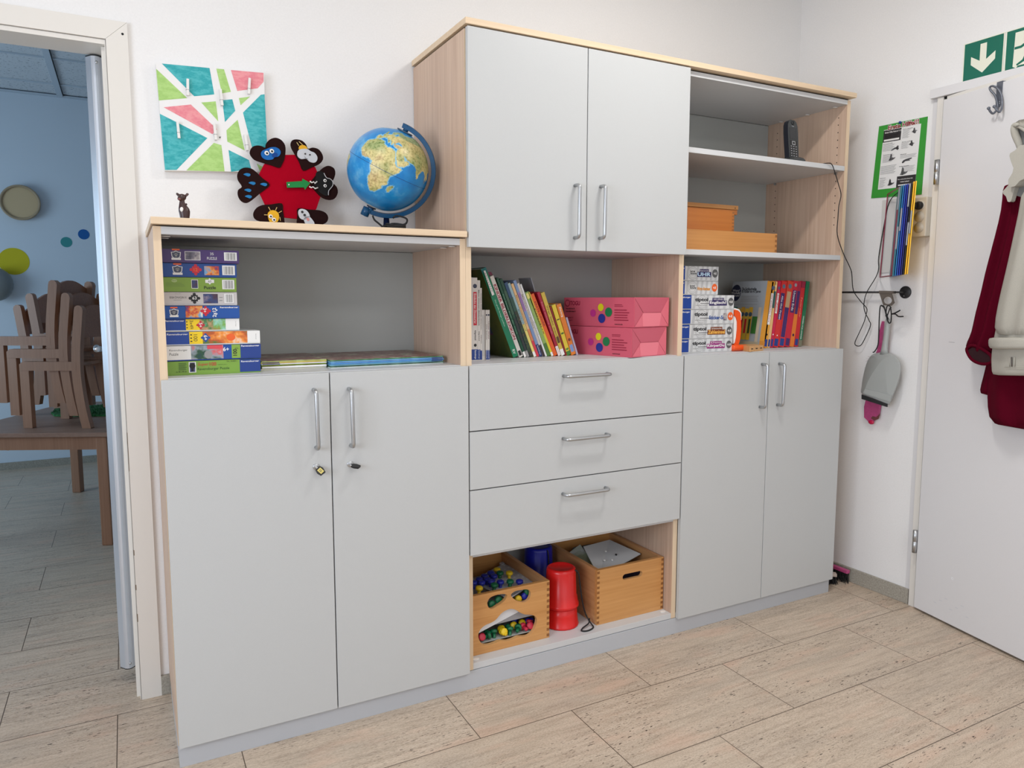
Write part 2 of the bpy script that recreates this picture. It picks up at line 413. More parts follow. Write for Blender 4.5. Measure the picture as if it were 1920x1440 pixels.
# lining of that doorway
m = MB(); m.box((-.1005, YB - .006, 0), (-.0985, YB + .14, 2.34), FRAMEW); m.box((-1.18, YB - .006, 2.325), (-.1006, YB + .14, 2.34), FRAMEW)
m.box((-1.18, YB - .006, 0), (-1.165, YB + .14, 2.324), FRAMEW); m.box((-.112, YB + .02, 0), (-.1006, YB + .06, 2.324), FRAMEW)
m.build('trim_2', **SK)
# door leaf standing open into the next room
m = MB(); m.box((-.098, .69, .012), (-.052, 1.62, 2.31), DOORW)
o = m.build('door_2', bevel=.002, **SK)
m = MB(); h = V((-.098, 1.5, 1.25))
m.lathe([(.022, 0), (.022, .008), (.009, .010), (.009, .045)], h, STEEL, 16, 'X')
m2 = MB(); hx = h + V((-.10, 0, -.01))
m2.tube([h + V((-.001, 0, 0)), hx], .009, STEEL); m2.tube(smoothpts([hx + V((.006, 0, 0)), hx + V((-.004, -.03, .004)), hx + V((-.006, -.08, .012)), hx + V((-.004, -.12, .004))], 4), [.014] * 12 + [.010], STEEL)
m2.build('door_handle', parent=o)
# finger guard: vertical aluminium strip over the hinge gap
g = thing('finger_guard', 'tall white aluminium finger guard strip on the doorway hinge side', 'door guard', (-.13, .66, .03))
m = MB(); pr = []
for i in range(9):
    a = math.pi * i / 8; pr.append((-.1335 - .018 * math.cos(a), .664 - .018 * math.sin(a)))
pr = [(-.1635, .70), (-.1635, .676)] + pr[1:-1] + [(-.1005, .672), (-.1005, .70)]
m.prism([(a, b) for a, b in pr], (0, 0, 2.318), X, Y, 2.248, ALU); m.build('strip', parent=g, bevel=.001)
for x, y, z, r in [(-.129, .645, z, .005) for z in (2.297, .09)] + [(-.1045, .668, z, .003) for z in (2.19, 1.72, 1.3, .9, .5)]:
    m = MB(); m.ball((x, y, z), (r, .003, r), STEEL, 10); m.build('screw', parent=g)
for z in (2.322, .0705): m = MB(); m.prism([(a, b) for a, b in pr], (0, 0, z), X, Y, .0035, BLACK); m.build('end_cap', parent=g)

# door frame and ajar door on the right wall
m = MB()
m.box((XW - .018, -.296, 0), (XW, -.2685, 2.372), FRAMEW); m.box((XW - .003, -.268, 0), (XW, -.240, 2.385), DOORW)
m.box((XW - .030, -1.55, 2.372), (XW, -.240, 2.412), DOORW); m.box((XW - .012, -1.5, 2.362), (XW + .001, -.2925, 2.3715), DARK)
m.box((XW - .018, -1.55, 0), (XW, -1.5, 2.372), FRAMEW)
m.build('trim_3', bevel=.002, **SK)
HD = V((3.181, -.308, 0)); DU = V((-.19, -.9818, 0)).normalized(); DN = V((DU.y, -DU.x, 0))
TD = frame(HD, DU, Z)   # door frame: x along the leaf, y up, z towards the room
o = MB(TD); o.box((0, .010, -.045), (1.12, 2.352, 0), DOORW)
o.disc((.2, .225, E), X, Y, .006, col((240, 240, 242), .5)); o.disc((.2015, .225, 2 * E), X, Y, .0035, DOORW)
for k in range(7): o.rect((0, 0, E), X, Y, .11 + .028 * k, .125 + .028 * k, .08 + .02 * (k % 3), .0815 + .02 * (k % 3), col((196, 198, 206), .5))
o.rect((0, 0, E), X, Y, .105, .135, 1.28, 1.2815, col((150, 150, 150), .5))
door = o.build('door_1', bevel=.003, **SK)
m = MB(TD); m.box((.0, 2.3525, -.045), (1.2, 2.370, -.02), FRAMEW); m.build('door_top_edge', parent=door, label='pale rebate strip along the top of the door')
for z0 in (1.985, .275):
    m = MB(); p = V((3.178, -.298, z0)); m.lathe([(.0105, 0), (.0105, .052), (.009, .053), (.009, .055), (.0105, .056), (.0105, .108)], p, STEEL, 18); m.build('hinge', parent=door, label='steel pin hinge')

# ================================================================== CABINETS
ZB = .073           # underside of carcass
P = .0215           # board thickness
def handle(parent, a, b, out=-.034, r=.0067):
    """bow handle between the two fixing points a and b on the front"""
    a, b = V(a), V(b); d = (b - a).normalized(); y = V((0, out, 0)); R = .014
    pts = [a, a + y * .55]
    for k in range(0, 6):
        t = math.pi / 2 * k / 5; pts.append(a + y.normalized() * (abs(out) - R + R * math.sin(t)) + d * (R * (1 - math.cos(t))))
    for k in range(5, -1, -1):
        t = math.pi / 2 * k / 5; pts.append(b + y.normalized() * (abs(out) - R + R * math.sin(t)) - d * (R * (1 - math.cos(t))))
    pts += [b + y * .5, b]
    m = MB(); m.tube(pts, r, STEEL, 14); return m.build('handle', parent=parent)
def front(parent, kind, x0, x1, z0, z1, label=None):
    g = .0018; m = MB(); m.box((x0 + g, 0, z0), (x1 - g, .019, z1), LAM)
    return m.build(kind, parent=parent, bevel=.0013, label=label)
def panel(parent, name, a, b, mat, bev=.0008, holes=None, label=None):
    m = MB(); m.box(a, b, mat)
    if holes:
        fx, zs, n = holes
        for z in zs:
            for y in (.068, .40): m.disc((fx, y, z), Y if n > 0 else -Y, Z, .0028, DARK, 10)
    return m.build(name, parent=parent, bevel=bev, label=label)
YI, YP = .022, .501
def side(parent, x0, x1, z0, z1, inner=None, label=None):
    m = MB(); m.box((x0, YI + .0015, z0), (x1, YB - .004, z1), MAP_Z); m.box((x0, YI, z0), (x1, YI + .0014, z1), MAP_EZ)
    for (fx, y, z) in inner or []: m.disc((fx - E, y, z), -Y, Z, .0028, DARK, 10)
    return m.build('side_panel', parent=parent, label=label)
def oval(parent, x, y, z, s=1):
    m = MB(); m.prism([(.013 * math.cos(2 * math.pi * i / 18), .008 * math.sin(2 * math.pi * i / 18)) for i in range(18)], (x, y, z + (.0022 if s > 0 else 0)), X, Y, .0022, WHITE)
    return m.build('fitting_cap', parent=parent, label='small white plastic cap')

# left unit
L = thing('cabinet', 'low left cabinet with open puzzle shelf above two tall grey doors', 'cabinet', (.5, .26, 0))
side(L, 0, P, ZB, 1.6845); side(L, 1 - P - .0005, 1 - .0008, ZB, 1.6845)
panel(L, 'top_panel', (P, YI, 1.6615), (1 - P, YP, 1.6845), LAM_E)
panel(L, 'shelf', (P, YI, 1.213), (1 - P, YP, 1.235), LAM_E)
panel(L, 'bottom_panel', (P, YI, ZB), (1 - P, YP, .096), LAM_E)
panel(L, 'back_panel', (P, YP, ZB), (1 - P, YP + .01, 1.66), BACK)
panel(L, 'cover_board', (-.0055, -.0045, 1.6885), (.9955, YB - .002, 1.709), MAP_X, .0012)
m = MB(); m.box((.01, YI + .02, 1.6846), (.985, YB - .03, 1.6884), DARK); m.build('gap_shade', parent=L)  # near-black slab paints the shade in the gap under the cover board
d = front(L, 'door', 0, .5, ZB, 1.232); handle(d, (.4468, 0, 1.1786), (.4502, 0, .9883)); k1 = d
d2 = front(L, 'door', .5, 1, ZB, 1.232); handle(d2, (.5625, 0, 1.1754), (.5653, 0, .9845))
for dd, x, z in ((d, .4475, .9245), (d2, .5608, .9215)):
    mm = MB(); mm.lathe([(.0001, 0), (.009, .0002), (.0105, .0015), (.0105, .0045)], (x, -.0045, z), STEEL, 20, 'Y'); mm.build('lock', parent=dd, label='round steel cam lock')
for x in (.035, .965): oval(L, x, .06, 1.6593, -1); oval(L, x, .14, 1.6593, -1)

# middle unit
C = thing('cabinet', 'tall middle cabinet with upper doors, book niche, three drawers and toy niche', 'cabinet', (1.5, .26, 0))
side(C, 1, 1 + P, ZB, 2.402); side(C, 1.9785, 2.0025, ZB, 2.402)
panel(C, 'top_panel', (1 + P, YI, 2.3812), (1.9785, YP, 2.402), LAM_E)
panel(C, 'shelf', (1 + P, YI, 1.657), (1.9785, YP, 1.6795), LAM_E)
panel(C, 'shelf', (1 + P, YI, 1.213), (1.9785, YP, 1.235), LAM_E)
panel(C, 'drawer_rail', (1 + P, YI, .512), (1.9785, YP, .532), LAM_E)
panel(C, 'bottom_panel', (1 + P, YI, ZB), (1.9785, YP, .097), LAM_E)
panel(C, 'back_panel', (1 + P, YP, ZB), (1.9785, YP + .01, 2.38), BACK)
d = front(C, 'door', 1.0008, 1.4985, 1.655, 2.405); handle(d, (1.4443, 0, 1.8979), (1.444, 0, 1.7032))
d = front(C, 'door', 1.4985, 1.998, 1.655, 2.405); handle(d, (1.5611, 0, 1.9021), (1.5591, 0, 1.7056))
for z0, z1, hz in ((.9945, 1.232, 1.177), (.7758, .9905, .9325), (.5275, .7718, .7130)):
    d = front(C, 'drawer', 1.0012, 1.9975, z0, z1); handle(d, (1.4, 0, hz), (1.602, 0, hz))
oval(C, 1.045, .047, .0972); oval(C, 1.958, .052, .0972)

# right unit
R_ = thing('cabinet', 'tall right cabinet with two doors below and three open shelf bays', 'cabinet', (2.5, .26, 0))
hz = [2.33, 2.297, 2.262, 2.227, 2.192, 2.157, 2.122] + [2.035 - .0345 * k for k in range(7)]
side(R_, 2.9735, 2.995, ZB, 2.402, [(2.9735, y, z) for z in hz for y in (.068, .438)])
panel(R_, 'top_panel', (2.003, YI, 2.3812), (2.9735, YP, 2.402), LAM_E)
panel(R_, 'shelf', (2.003, YI, 2.0763), (2.973, YP, 2.0985), LAM_E)
panel(R_, 'shelf', (2.003, YI, 1.6578), (2.973, YP, 1.6803), LAM_E)
panel(R_, 'shelf', (2.003, YI, 1.213), (2.9735, YP, 1.235), LAM_E)
panel(R_, 'bottom_panel', (2.003, YI, ZB), (2.9735, YP, .096), LAM_E)
panel(R_, 'back_panel', (2.003, YP, ZB), (2.9735, YP + .01, 2.38), BACK)
d = front(R_, 'door', 2.0005, 2.5, ZB, 1.232); handle(d, (2.4535, 0, 1.1783), (2.4485, 0, .9841))
d = front(R_, 'door', 2.5, 2.9985, ZB, 1.232); handle(d, (2.562, 0, 1.1763), (2.559, 0, .9863))
for y in (.075, .235, .40): oval(R_, 2.955, y, 2.379, -1)
for y in (.068, .438):
    m = MB(); m.box((2.9655, y - .006, 2.0655), (2.9733, y + .006, 2.0760), STEEL); m.build('shelf_pin', parent=R_)

T_ = thing('top_board', 'long pale wood top board lying over the two tall cabinets', 'board', (2, .26, 2.4095))
m = MB(); m.box((.9936, -.0045, 2.4098), (3.0020, YB - .002, 2.4310), MAP_X); m.build('board', parent=T_, bevel=.0012)
m = MB(); m.box((1.008, YI + .012, 2.4021), (2.99, YB - .03, 2.4097), DARK); m.build('gap_shade', parent=T_)  # dark filler stands for the shaded gap below the top board
m = MB(); m.box((.0015, .0195, 0), (2.9945, .04, .0708), PLI); m.box((.0015, .041, 0), (.02, .5, .0708), PLI); m.box((2.975, .041, 0), (2.9945, .5, .0708), PLI)
m.build('plinth', bevel=.0008, label='long grey plinth running on the floor under all three cabinets', cat='plinth')

# keys in the left unit's locks
def key(x, z, ex, ez, lab, tag):
    k = thing('key', lab, 'key', (x, -.006, z)); ex = V(ex).normalized(); ez = V(ez); ez = (ez - ex * ez.dot(ex)).normalized(); ey = ez.cross(ex)
    T = frame(V((x, -.0085, z)), ex, ey)
    m = MB(T); m.prism([(-.006, -.003), (.008, -.003), (.008, .003), (-.006, .003)], (0, 0, .001), X, Y, .002, STEEL); m.build('key_blade', parent=k)
    m = MB(T); m.prism([(.004, -.009), (.016, -.013), (.03, -.010), (.032, .008), (.016, .013), (.004, .010)], (0, 0, .003), X, Y, .006, BLACK)
    if tag: m.rect((0, 0, .0034), X, Y, .009, .027, -.007, .007, col((214, 196, 112), .5)); m.rect((0, 0, .0038), X, Y, .013, .023, .001, .0025, BLACK); m.rect((0, 0, .0038), X, Y, .013, .023, -.003, -.0015, BLACK)
    m.build('key_head', parent=k, bevel=.0008)
key(.4475, .9235, (.52, -.45, -.55), (-.15, -.8, .55), 'black key with a gold face in the left cabinet door lock', True)
key(.5608, .9185, (.80, -.55, -.16), (.05, -.25, 1), 'plain black key in the right lock of the low cabinet', False)
# ================================================================== PUZZLE BOXES (left shelf)
mWH = col((232, 230, 226), .4, name='print_white'); mBK = col((24, 22, 24), .5, name='print_black'); mYE = col((244, 208, 22), .4, name='print_yellow')
mRE = col((196, 22, 44), .4, name='print_red'); mGR = col((132, 166, 62), .4, name='print_green'); mPU = col((70, 44, 104), .4, name='print_purple')
mBL = col((10, 70, 150), .4, name='print_blue'); mGY = col((150, 148, 146), .5, name='print_grey'); mDG = col((44, 82, 36), .5, name='print_dark_green')
mOR = col((232, 96, 30), .4, name='print_orange')
PIC_FOREST = picture('picture_forest', [(22, 60, 34), (150, 60, 30), (196, 150, 110), (60, 120, 60), (150, 200, 190)], 26)
PIC_MEADOW = picture('picture_meadow', [(60, 40, 20), (176, 96, 50), (120, 170, 80), (150, 206, 190), (210, 220, 150)], 22)
PIC_HORSE = picture('picture_horse', [(30, 70, 40), (60, 120, 50), (190, 80, 30), (240, 150, 60), (235, 225, 210)], 20)
PIC_SEA = picture('picture_sea', [(10, 60, 70), (40, 80, 50), (150, 160, 170), (214, 90, 90), (200, 220, 230)], 20)
PIC_TOY = picture('picture_toys', [(30, 60, 120), (190, 50, 40), (226, 150, 60), (90, 160, 210), (230, 225, 200)], 36)
PIC_GREY = picture('picture_grey', [(40, 34, 46), (96, 90, 106), (160, 150, 150), (210, 206, 200)], 40)
PIC_DARK = picture('picture_dark', [(26, 18, 30), (70, 40, 60), (40, 60, 110), (150, 130, 140)], 34)

class Face:
    """printed side of a box: u, v run 0..1 over the face"""
    def __init__(s, m, o, ex, ey, w, h): s.m, s.o, s.ex, s.ey, s.w, s.h, s.k = m, V(o), V(ex), V(ey), w, h, 0; s.n = s.ex.cross(s.ey)
    def p(s, u, v): s.k += 1; return s.o + s.ex * (u * s.w) + s.ey * (v * s.h) + s.n * (.0002 + .00006 * s.k)
    def rect(s, u0, u1, v0, v1, mt): s.m.rect(s.p(0, 0), s.ex, s.ey, u0 * s.w, u1 * s.w, v0 * s.h, v1 * s.h, mt)
    def text(s, t, u, v, h, mt, w=None, al='C', bold=0., rot=0, slant=0.):
        ex, ey = s.ex, s.ey
        if rot: a = math.radians(rot); ex, ey = s.ex * math.cos(a) + s.ey * math.sin(a), -s.ex * math.sin(a) + s.ey * math.cos(a)
        s.m.text(t, s.p(u, v), ex, ey, h * s.h, mt, w=(w * s.w if w else None), al=al, bold=bold, slant=slant)
    def dot(s, u, v, r, mt, ry=None): s.m.disc(s.p(u, v), s.ex, s.ey, r * s.h, mt, ry=(ry * s.h if ry else None))
    def bars(s, u0, u1, v0, v1, mt2=None):
        s.rect(u0, u1, v0, v1, mWH); n = 9
        for i in range(n):
            a = u0 + (u1 - u0) * (.12 + .76 * i / n); s.rect(a, a + (u1 - u0) * (.03 + .02 * (i * 7 % 3)), v0 + .06, v1 - .06, mt2 or mGY)
    def jig(s, u, v, r, mt):
        R = r * s.h
        for dx, dy in ((0, 0),): s.m.rect(s.p(u, v), s.ex, s.ey, -R * .62, R * .62, -R * .62, R * .62, mt)
        for dx, dy in ((1, 0), (-1, 0), (0, 1), (0, -1)): s.m.disc(s.p(u, v) + s.ex * dx * R * .78 + s.ey * dy * R * .78, s.ex, s.ey, R * .3, mt, 12)
    def shield(s, u, v, r):
        R = r * s.h; q = [(-.9, .62), (-.45, .66), (0, .9), (.45, .66), (.9, .62), (.78, -.3), (0, -.95), (-.78, -.3)]
        s.m.plate([(a * R, b * R) for a, b in q], s.p(u, v), s.ex, s.ey, mWH); s.m.plate([(a * R * .84, b * R * .84) for a, b in q], s.p(u, v), s.ex, s.ey, col((64, 70, 92), .4))
        for dx, dy, q_ in ((0, -.08, .2), (-.26, .16, .1), (.26, .16, .1), (-.1, .3, .1), (.1, .3, .1)): s.m.disc(s.p(u, v) + s.ex * dx * R + s.ey * dy * R, s.ex, s.ey, R * q_, mGY, 10)
        s.m.rect(s.p(u, v), s.ex, s.ey, -R * .85, R * .85, -R * .92, -R * .5, mWH); s.m.rect(s.p(u, v), s.ex, s.ey, -R * .7, R * .7, R * .95, R * 1.25, mOR)
    def fine(s, u0, u1, v0, v1, n, mt, jit=.25):
        for i in range(n):
            a = v1 - (v1 - v0) * (i + .5) / n; q = random.random() * jit * (u1 - u0)
            s.rect(u0, u1 - q, a - (v1 - v0) * .2 / n, a + (v1 - v0) * .12 / n, mt)

def cardbox(lab, x0, x1, y0, dep, z0, z1, body, draw, rot=0, group='jigsaw boxes stacked on the shelf', name='puzzle_box', cat='puzzle box'):
    t = thing(name, lab, cat, ((x0 + x1) / 2, y0 + dep / 2, z0), group)
    a = math.radians(rot); ex = V((math.cos(a), math.sin(a), 0)); T = frame(V((x0, y0, z0)), ex, Z)
    w, h = x1 - x0, z1 - z0 - .0012
    m = MB(T); m.box((0, 0, -dep), (w, h - .004, -.0006), body if body is not None else mWH); m.build('box_base', parent=t)
    m = MB(T); m.box((-.0005, .0035, -dep - .0006), (w + .0005, h, 0), body)
    draw(Face(m, (-.0005, .0035, 0), X, Y, w + .001, h - .0035)); m.build('lid', parent=t); return t

zb = [1.235, 1.2801, 1.3282, 1.3712, 1.4107, 1.4518, 1.4943, 1.5399, 1.5837, 1.6257]
def b1(f):
    f.rect(.77, 1, 0, 1, RB2); f.text('Ravensburger', .885, .82, .17, mWH, w=.2, bold=.02); f.rect(.225, .30, .1, .93, mWH); f.rect(.235, .29, .15, .88, PIC_DARK); f.dot(.262, .62, .22, mBK); f.rect(.25, .275, .2, .5, mBK)
    f.text('Super', .315, .70, .30, mRE, w=.115, al='L', slant=.25); f.text('100', .445, .72, .28, mRE, al='L', w=.07, bold=.01); f.text('Ravensburger Puzzle', .315, .33, .26, mDG, al='L', w=.34)
    f.fine(.12, .205, .3, .9, 6, mDG); f.text('ca. 36 x 49 cm', .20, .2, .09, mBK, al='R', w=.11, bold=.02); f.text('No. 10 602 1', .74, .9, .1, mBK, al='R', w=.11); f.text('Teile/pieces/pcs', .53, .65, .06, mBK, al='L', w=.1)
def b2(f):
    f.rect(0, .25, 0, 1, PAPER); f.text('Ravensburger', .03, .68, .17, mBK, al='L', w=.185); f.text('Puzzle', .03, .42, .2, mBK, al='L', w=.09)
    f.rect(.25, .60, 0, 1, PIC_SEA); f.rect(.42, .58, .72, 1, col((216, 70, 80), .4)); f.dot(.43, .33, .28, mGY, .3); f.rect(.59, .68, 0, 1, mBL); f.rect(.68, .775, 0, 1, mGR); f.text('6+', .62, .68, .3, mWH, bold=.02); f.jig(.65, .35, .16, mBL)
    f.text('100', .715, .42, .28, mBK, rot=90, bold=.02); f.text('XXL', .735, .72, .1, mBK); f.rect(.775, 1, 0, 1, RB2); f.text('Ravensburger', .885, .87, .17, mWH, w=.2, bold=.02)
def b3(f):
    f.rect(0, .24, 0, 1, RB); f.text('Ravensburger', .12, .8, .18, mWH, w=.215, bold=.02); f.rect(.24, .40, 0, 1, mYE); f.text('100', .305, .5, .3, mBK, rot=-90, bold=.0); f.fine(.25, .27, .1, .9, 3, mBK)
    f.rect(.38, .86, 0, 1, PIC_HORSE); f.jig(.41, .5, .34, mBL); f.text('6+', .41, .5, .3, mWH, rot=-90, bold=.02); f.dot(.68, .5, .35, mOR, .3); f.rect(.86, 1, 0, 1, mWH); f.text('Ravensburger', .955, .5, .08, mBK, rot=-90)
def b4(f):
    f.rect(0, .275, 0, 1, RB); f.text('Ravensburger', .13, .83, .18, mWH, w=.25, bold=.02); f.rect(.275, .5, 0, 1, mYE); f.text('3x49', .35, .5, .28, mBK, rot=-90); f.fine(.28, .30, .1, .9, 3, mBK)
    f.rect(.46, .81, 0, 1, PIC_FOREST); f.rect(.64, .81, 0, 1, PIC_MEADOW); f.jig(.47, .45, .34, mRE); f.text('5+', .47, .45, .3, mWH, rot=-90, bold=.02); f.rect(.81, 1, 0, 1, mWH); f.text('Ravensburger', .95, .5, .08, mBK, rot=-90)
def b5(f):
    f.shield(.125, .42, .40); f.rect(.275, .5, 0, 1, PIC_TOY); f.jig(.54, .55, .4, mRE); f.text('3+', .53, .62, .28, mWH, rot=-90, bold=.02); f.text('2x12', .655, .42, .3, mWH, rot=90, bold=.02); f.fine(.68, .70, .15, .8, 2, mWH); f.text('Ravensburger', .86, .84, .18, mWH, w=.25, bold=.02)
def b6(f):
    f.text('EISKÖNIGIN II', .19, .58, .2, mBK, w=.22); f.text('Disney DIE', .19, .86, .09, mGY); f.fine(.13, .24, .3, .42, 1, mGY); f.jig(.41, .5, .42, mBK); f.text('63', .41, .52, .26, mWH, bold=.01); f.rect(.53, .73, .08, .86, PIC_DARK); f.fine(.75, .8, .2, .7, 2, mGY); f.bars(.82, .95, .1, .88)
def b7(f):
    f.dot(.155, .74, .2, col((170, 190, 120), .4), .12); f.text('Disney', .155, .74, .1, mDG); f.fine(.04, .32, .3, .62, 3, col((112, 140, 60), .5)); f.rect(.38, .47, .16, .84, mWH); f.rect(.386, .464, .2, .8, PIC_DARK)
    f.rect(.57, .69, .6, .85, mWH); f.jig(.63, .72, .22, mWH); f.text('63', .63, .72, .16, mBK); f.text('Puzzle', .63, .24, .24, mBK, bold=.01, w=.16); f.bars(.80, .97, .12, .85)
def b8(f):
    f.shield(.2, .46, .42); f.jig(.44, .5, .42, mRE); f.text('12', .44, .5, .26, mOR, bold=.02); f.rect(.555, .755, .08, .8, PIC_TOY); f.rect(.8, .975, .1, .88, mWH); f.bars(.80, .97, .1, .85)
def b9(f):
    f.shield(.18, .50, .42); f.rect(.29, .49, .12, .84, mWH); f.rect(.296, .484, .16, .80, PIC_GREY); f.text('35', .64, .68, .22, mWH); f.text('PUZZLE', .64, .30, .22, mWH, w=.13); f.bars(.80, .97, .14, .84)
specs = [('green and blue jigsaw box at the very bottom of the stack', .2985, (122, 160, 60), b1, .100, .27), ('box with white left end and sea picture, second from the bottom', .3015, (20, 60, 140), b2, .098, .27),
         ('wide blue box with horse picture, third from the stack bottom', .3005, (222, 224, 222), b3, .102, .27), ('short box with yellow panel and forest picture, above the wide ones', .2405, (226, 226, 224), b4, .112, .2),
         ('blue box with white badge and toy picture, marked 2x12', .2415, (12, 74, 152), b5, .108, .2), ('light grey box with black jigsaw piece and dark picture', .2370, (196, 190, 186), b6, .116, .2),
         ('plain green jigsaw box, third from the top of the stack', .2370, (128, 160, 54), b7, .118, .2), ('blue jigsaw box with barcode, second from the top', .2390, (10, 66, 140), b8, .116, .2), ('purple jigsaw box marked 35 on top of the stack', .2465, (70, 44, 104), b9, .110, .2)]
for i, (lab, xr, c, dr, yy, dp) in enumerate(specs):
    cardbox(lab, .0238 + .0004 * (i % 3), xr, yy, dp, zb[i] + .0003, zb[i + 1], col(c, .4), dr, rot=(-1.5, -.2, -1, -.1, -.8, -.3, -.1, 0, -1)[i])

# flat booklets and puzzles beside the stack
COVERG = picture('booklet_cover', [(90, 96, 60), (150, 120, 110), (110, 60, 60), (176, 168, 150), (90, 110, 70)], 14)
def booklet(x0, x1, y0, d, z0, h, edge, lab, rot=0, top=None, blue=None, grp='frame puzzles lying in the left shelf'):
    t = thing('frame_puzzle', lab, 'puzzle', ((x0 + x1) / 2, y0 + d / 2, z0), grp)
    a = math.radians(rot); T = frame(V((x0, y0, z0)), V((math.cos(a), math.sin(a), 0)), Z)
    m = MB(T); m.box((0, 0, -d), (x1 - x0, h - .0015, 0), edge)
    if blue: m.rect((0, 0, E), X, Y, blue[0], blue[1], .0008, h - .002, RB2)
    m.build('board', parent=t)
    m = MB(T); m.box((.0005, h - .0014, -d + .001), (x1 - x0 - .001, h - .0004, -.0005), top or COVERG); m.build('cover', parent=t)
z = 1.2352
LS = [((236, 232, 210), .0058, .309, .5275, .150, 2, 'cream edged frame puzzle, lowest of the left pile'), ((240, 240, 238), .0072, .312, .5262, .146, 0, 'thick white edged frame puzzle in the left pile'), ((150, 182, 30), .0042, .312, .5270, .150, 1, 'green edged frame puzzle between white ones, left pile'),
      ((236, 236, 230), .0046, .31, .5262, .147, -1, 'white edged frame puzzle with blue corner in left pile'), ((240, 222, 110), .0046, .309, .5275, .149, .5, 'yellow edged frame puzzle second from top, left pile'), ((196, 214, 120), .0036, .311, .5268, .148, 0, 'pale green edged frame puzzle on top of left pile')]
for i, (c, h, x0, x1, y0, r, lab) in enumerate(LS):
    booklet(x0, x1, y0, .32, z, h, col(c, .5), lab, r * .6, blue=(.004, .06) if i in (3, 4) else None); z += h + .0002
z = 1.2352
RS = [((225, 245, 240), .0032, 'white edged frame puzzle, lowest of the right pile'), ((16, 110, 90), .0040, 'dark teal edged frame puzzle low in the right pile'), ((110, 190, 220), .0052, 'pale blue edged frame puzzle in the right pile'), ((70, 150, 220), .0052, 'bright blue edged frame puzzle in the right pile'),
      ((90, 170, 224), .0052, 'light blue edged frame puzzle near the right pile top'), ((50, 140, 90), .0040, 'green edged frame puzzle on top of the right pile')]
for i, (c, h, lab) in enumerate(RS):
    booklet(.5345, .955 + .003 * (i % 2), .118 + .002 * (i % 3), .36, z, h, col(c, .4), lab, 1.6, blue=(.375, .418) if i in (2, 3, 4) else None); z += h + .0002

# ================================================================== BOOKS (middle niche)
def book(T, w, h, dep, cov, draw, lab, grp, spine=None, cover_draw=None, name='book', cat='book', part='cover'):
    """T: x = thickness, y = up the spine, z = towards the room; spine at z = 0"""
    o = T @ V((w / 2, 0, -dep / 2)); t = thing(name, lab, cat, o, grp); b = min(.0022, w * .2)
    m = MB(T); m.box((b, .002, -dep + .001), (w - b, h - .003, -b), PAPER); m.build('pages', parent=t)
    m = MB(T); m.box((0, 0, -dep), (b, h, -b), cov); m.box((w - b, 0, -dep), (w, h, -b), cov); m.box((0, 0, -b), (w, h, 0), spine or cov)
    if draw: draw(Face(m, (0, 0, 0), X, Y, w, h))
    if cover_draw: cover_draw(Face(m, (0, 0, -dep), Z, Y, dep, h))
    m.build(part, parent=t); return t
ZS = 1.2352; YS = .215
GB = 'picture books in the middle niche'
def lean(bl, br, tl, tv, cov, draw, lab, dep=.19, ys=YS, spine=None, cover_draw=None, grp=GB):
    B = at(bl, 672, 1, ys); B.z = ZS; B2 = at(br, 672, 1, ys); Tp = at(tl, tv, 1, ys)
    ey = V((Tp.x - B.x, 0, Tp.z - B.z)); h = ey.length; ey.normalize(); ex = V((ey.z, 0, -ey.x))
    w = (B2.x - B.x) * ey.z * .96
    return book(frame(B, ex, ey), max(w, .003), h, dep, cov, draw, lab, grp, spine, cover_draw)
def sp(*a):
    """spine print: list of (kind, ...) run along the spine, v from bottom"""
    def d(f):
        for q in a:
            if q[0] == 'r': f.rect(.0, 1, q[1], q[2], q[3])
            elif q[0] == 'i': f.rect(.14, .86, q[1], q[2], q[3])
            elif q[0] == 't':  # text, v centre, length (fraction of spine), relative height, material
                ex, ey = f.ey * -1, f.ex
                f.m.text(q[1], f.p(.5, q[2]), f.ey * -1, f.ex, q[4] * f.w, q[5], w=q[3] * f.h, bold=.035 if 'LEXIKON' in q[1] else .01)
            elif q[0] == 'd': f.m.disc(f.p(.5, q[1]), f.ex, f.ey, q[2] * f.w, q[3], 14)
    return d
def C_(r, g, b, rough=.4): return col((r, g, b), rough)
# upright white activity books and small boxes on the far left
def upright(x0, x1, h, ys, lab, draw, dep=.2): 
    book(frame(V((x0, ys, ZS)), X, Z), x1 - x0, h, dep, C_(206, 200, 194), draw, lab, 'white learning books standing upright')
ux = lambda p: at(870 + p / 6.26, 673, 1, .16).x
uz = lambda p: at(870 + 150 / 6.26, 470 + p / 6.26, 1, .16).z - ZS
badge = ('d', .9, .42, C_(40, 44, 70))
blue_end = ('r', .012, .14, RB2)
upright(1.0235, ux(104), uz(315), .16, 'narrow white book squeezed against the wooden side panel', sp(badge, blue_end, ('i', .45, .85, mGY)))
upright(ux(105), ux(160), uz(317), .16, 'white book with red title label on its spine', sp(badge, blue_end, ('t', 'Ravensburger', .075, .11, .5, mWH), ('i', .43, .83, mRE), ('t', 'Entdecke den Dinosaurier', .63, .36, .42, mWH), ('d', .19, .3, mBK), ('t', 'tiptoi', .31, .12, .5, mBK)))
upright(ux(161), ux(193), uz(347), .16, 'white book with black title beside the red labelled one', sp(blue_end, ('t', 'Ravensburger', .075, .11, .4, mWH), ('t', 'Mein Wörter-Bilderbuch', .66, .44, .4, mBK), ('t', 'tiptoi', .31, .12, .5, mBK)))
upright(ux(194), ux(213), uz(437), .16, 'thin white book, lowest of the four tall upright ones', sp(blue_end, ('t', 'Wieso Weshalb Warum', .68, .5, .4, mBK), ('t', 'tiptoi', .3, .12, .5, mBK)))
upright(ux(222), ux(268), uz(697), .175, 'short white book without title next to the big green one', sp(('i', .08, .9, C_(190, 186, 182))), .16)
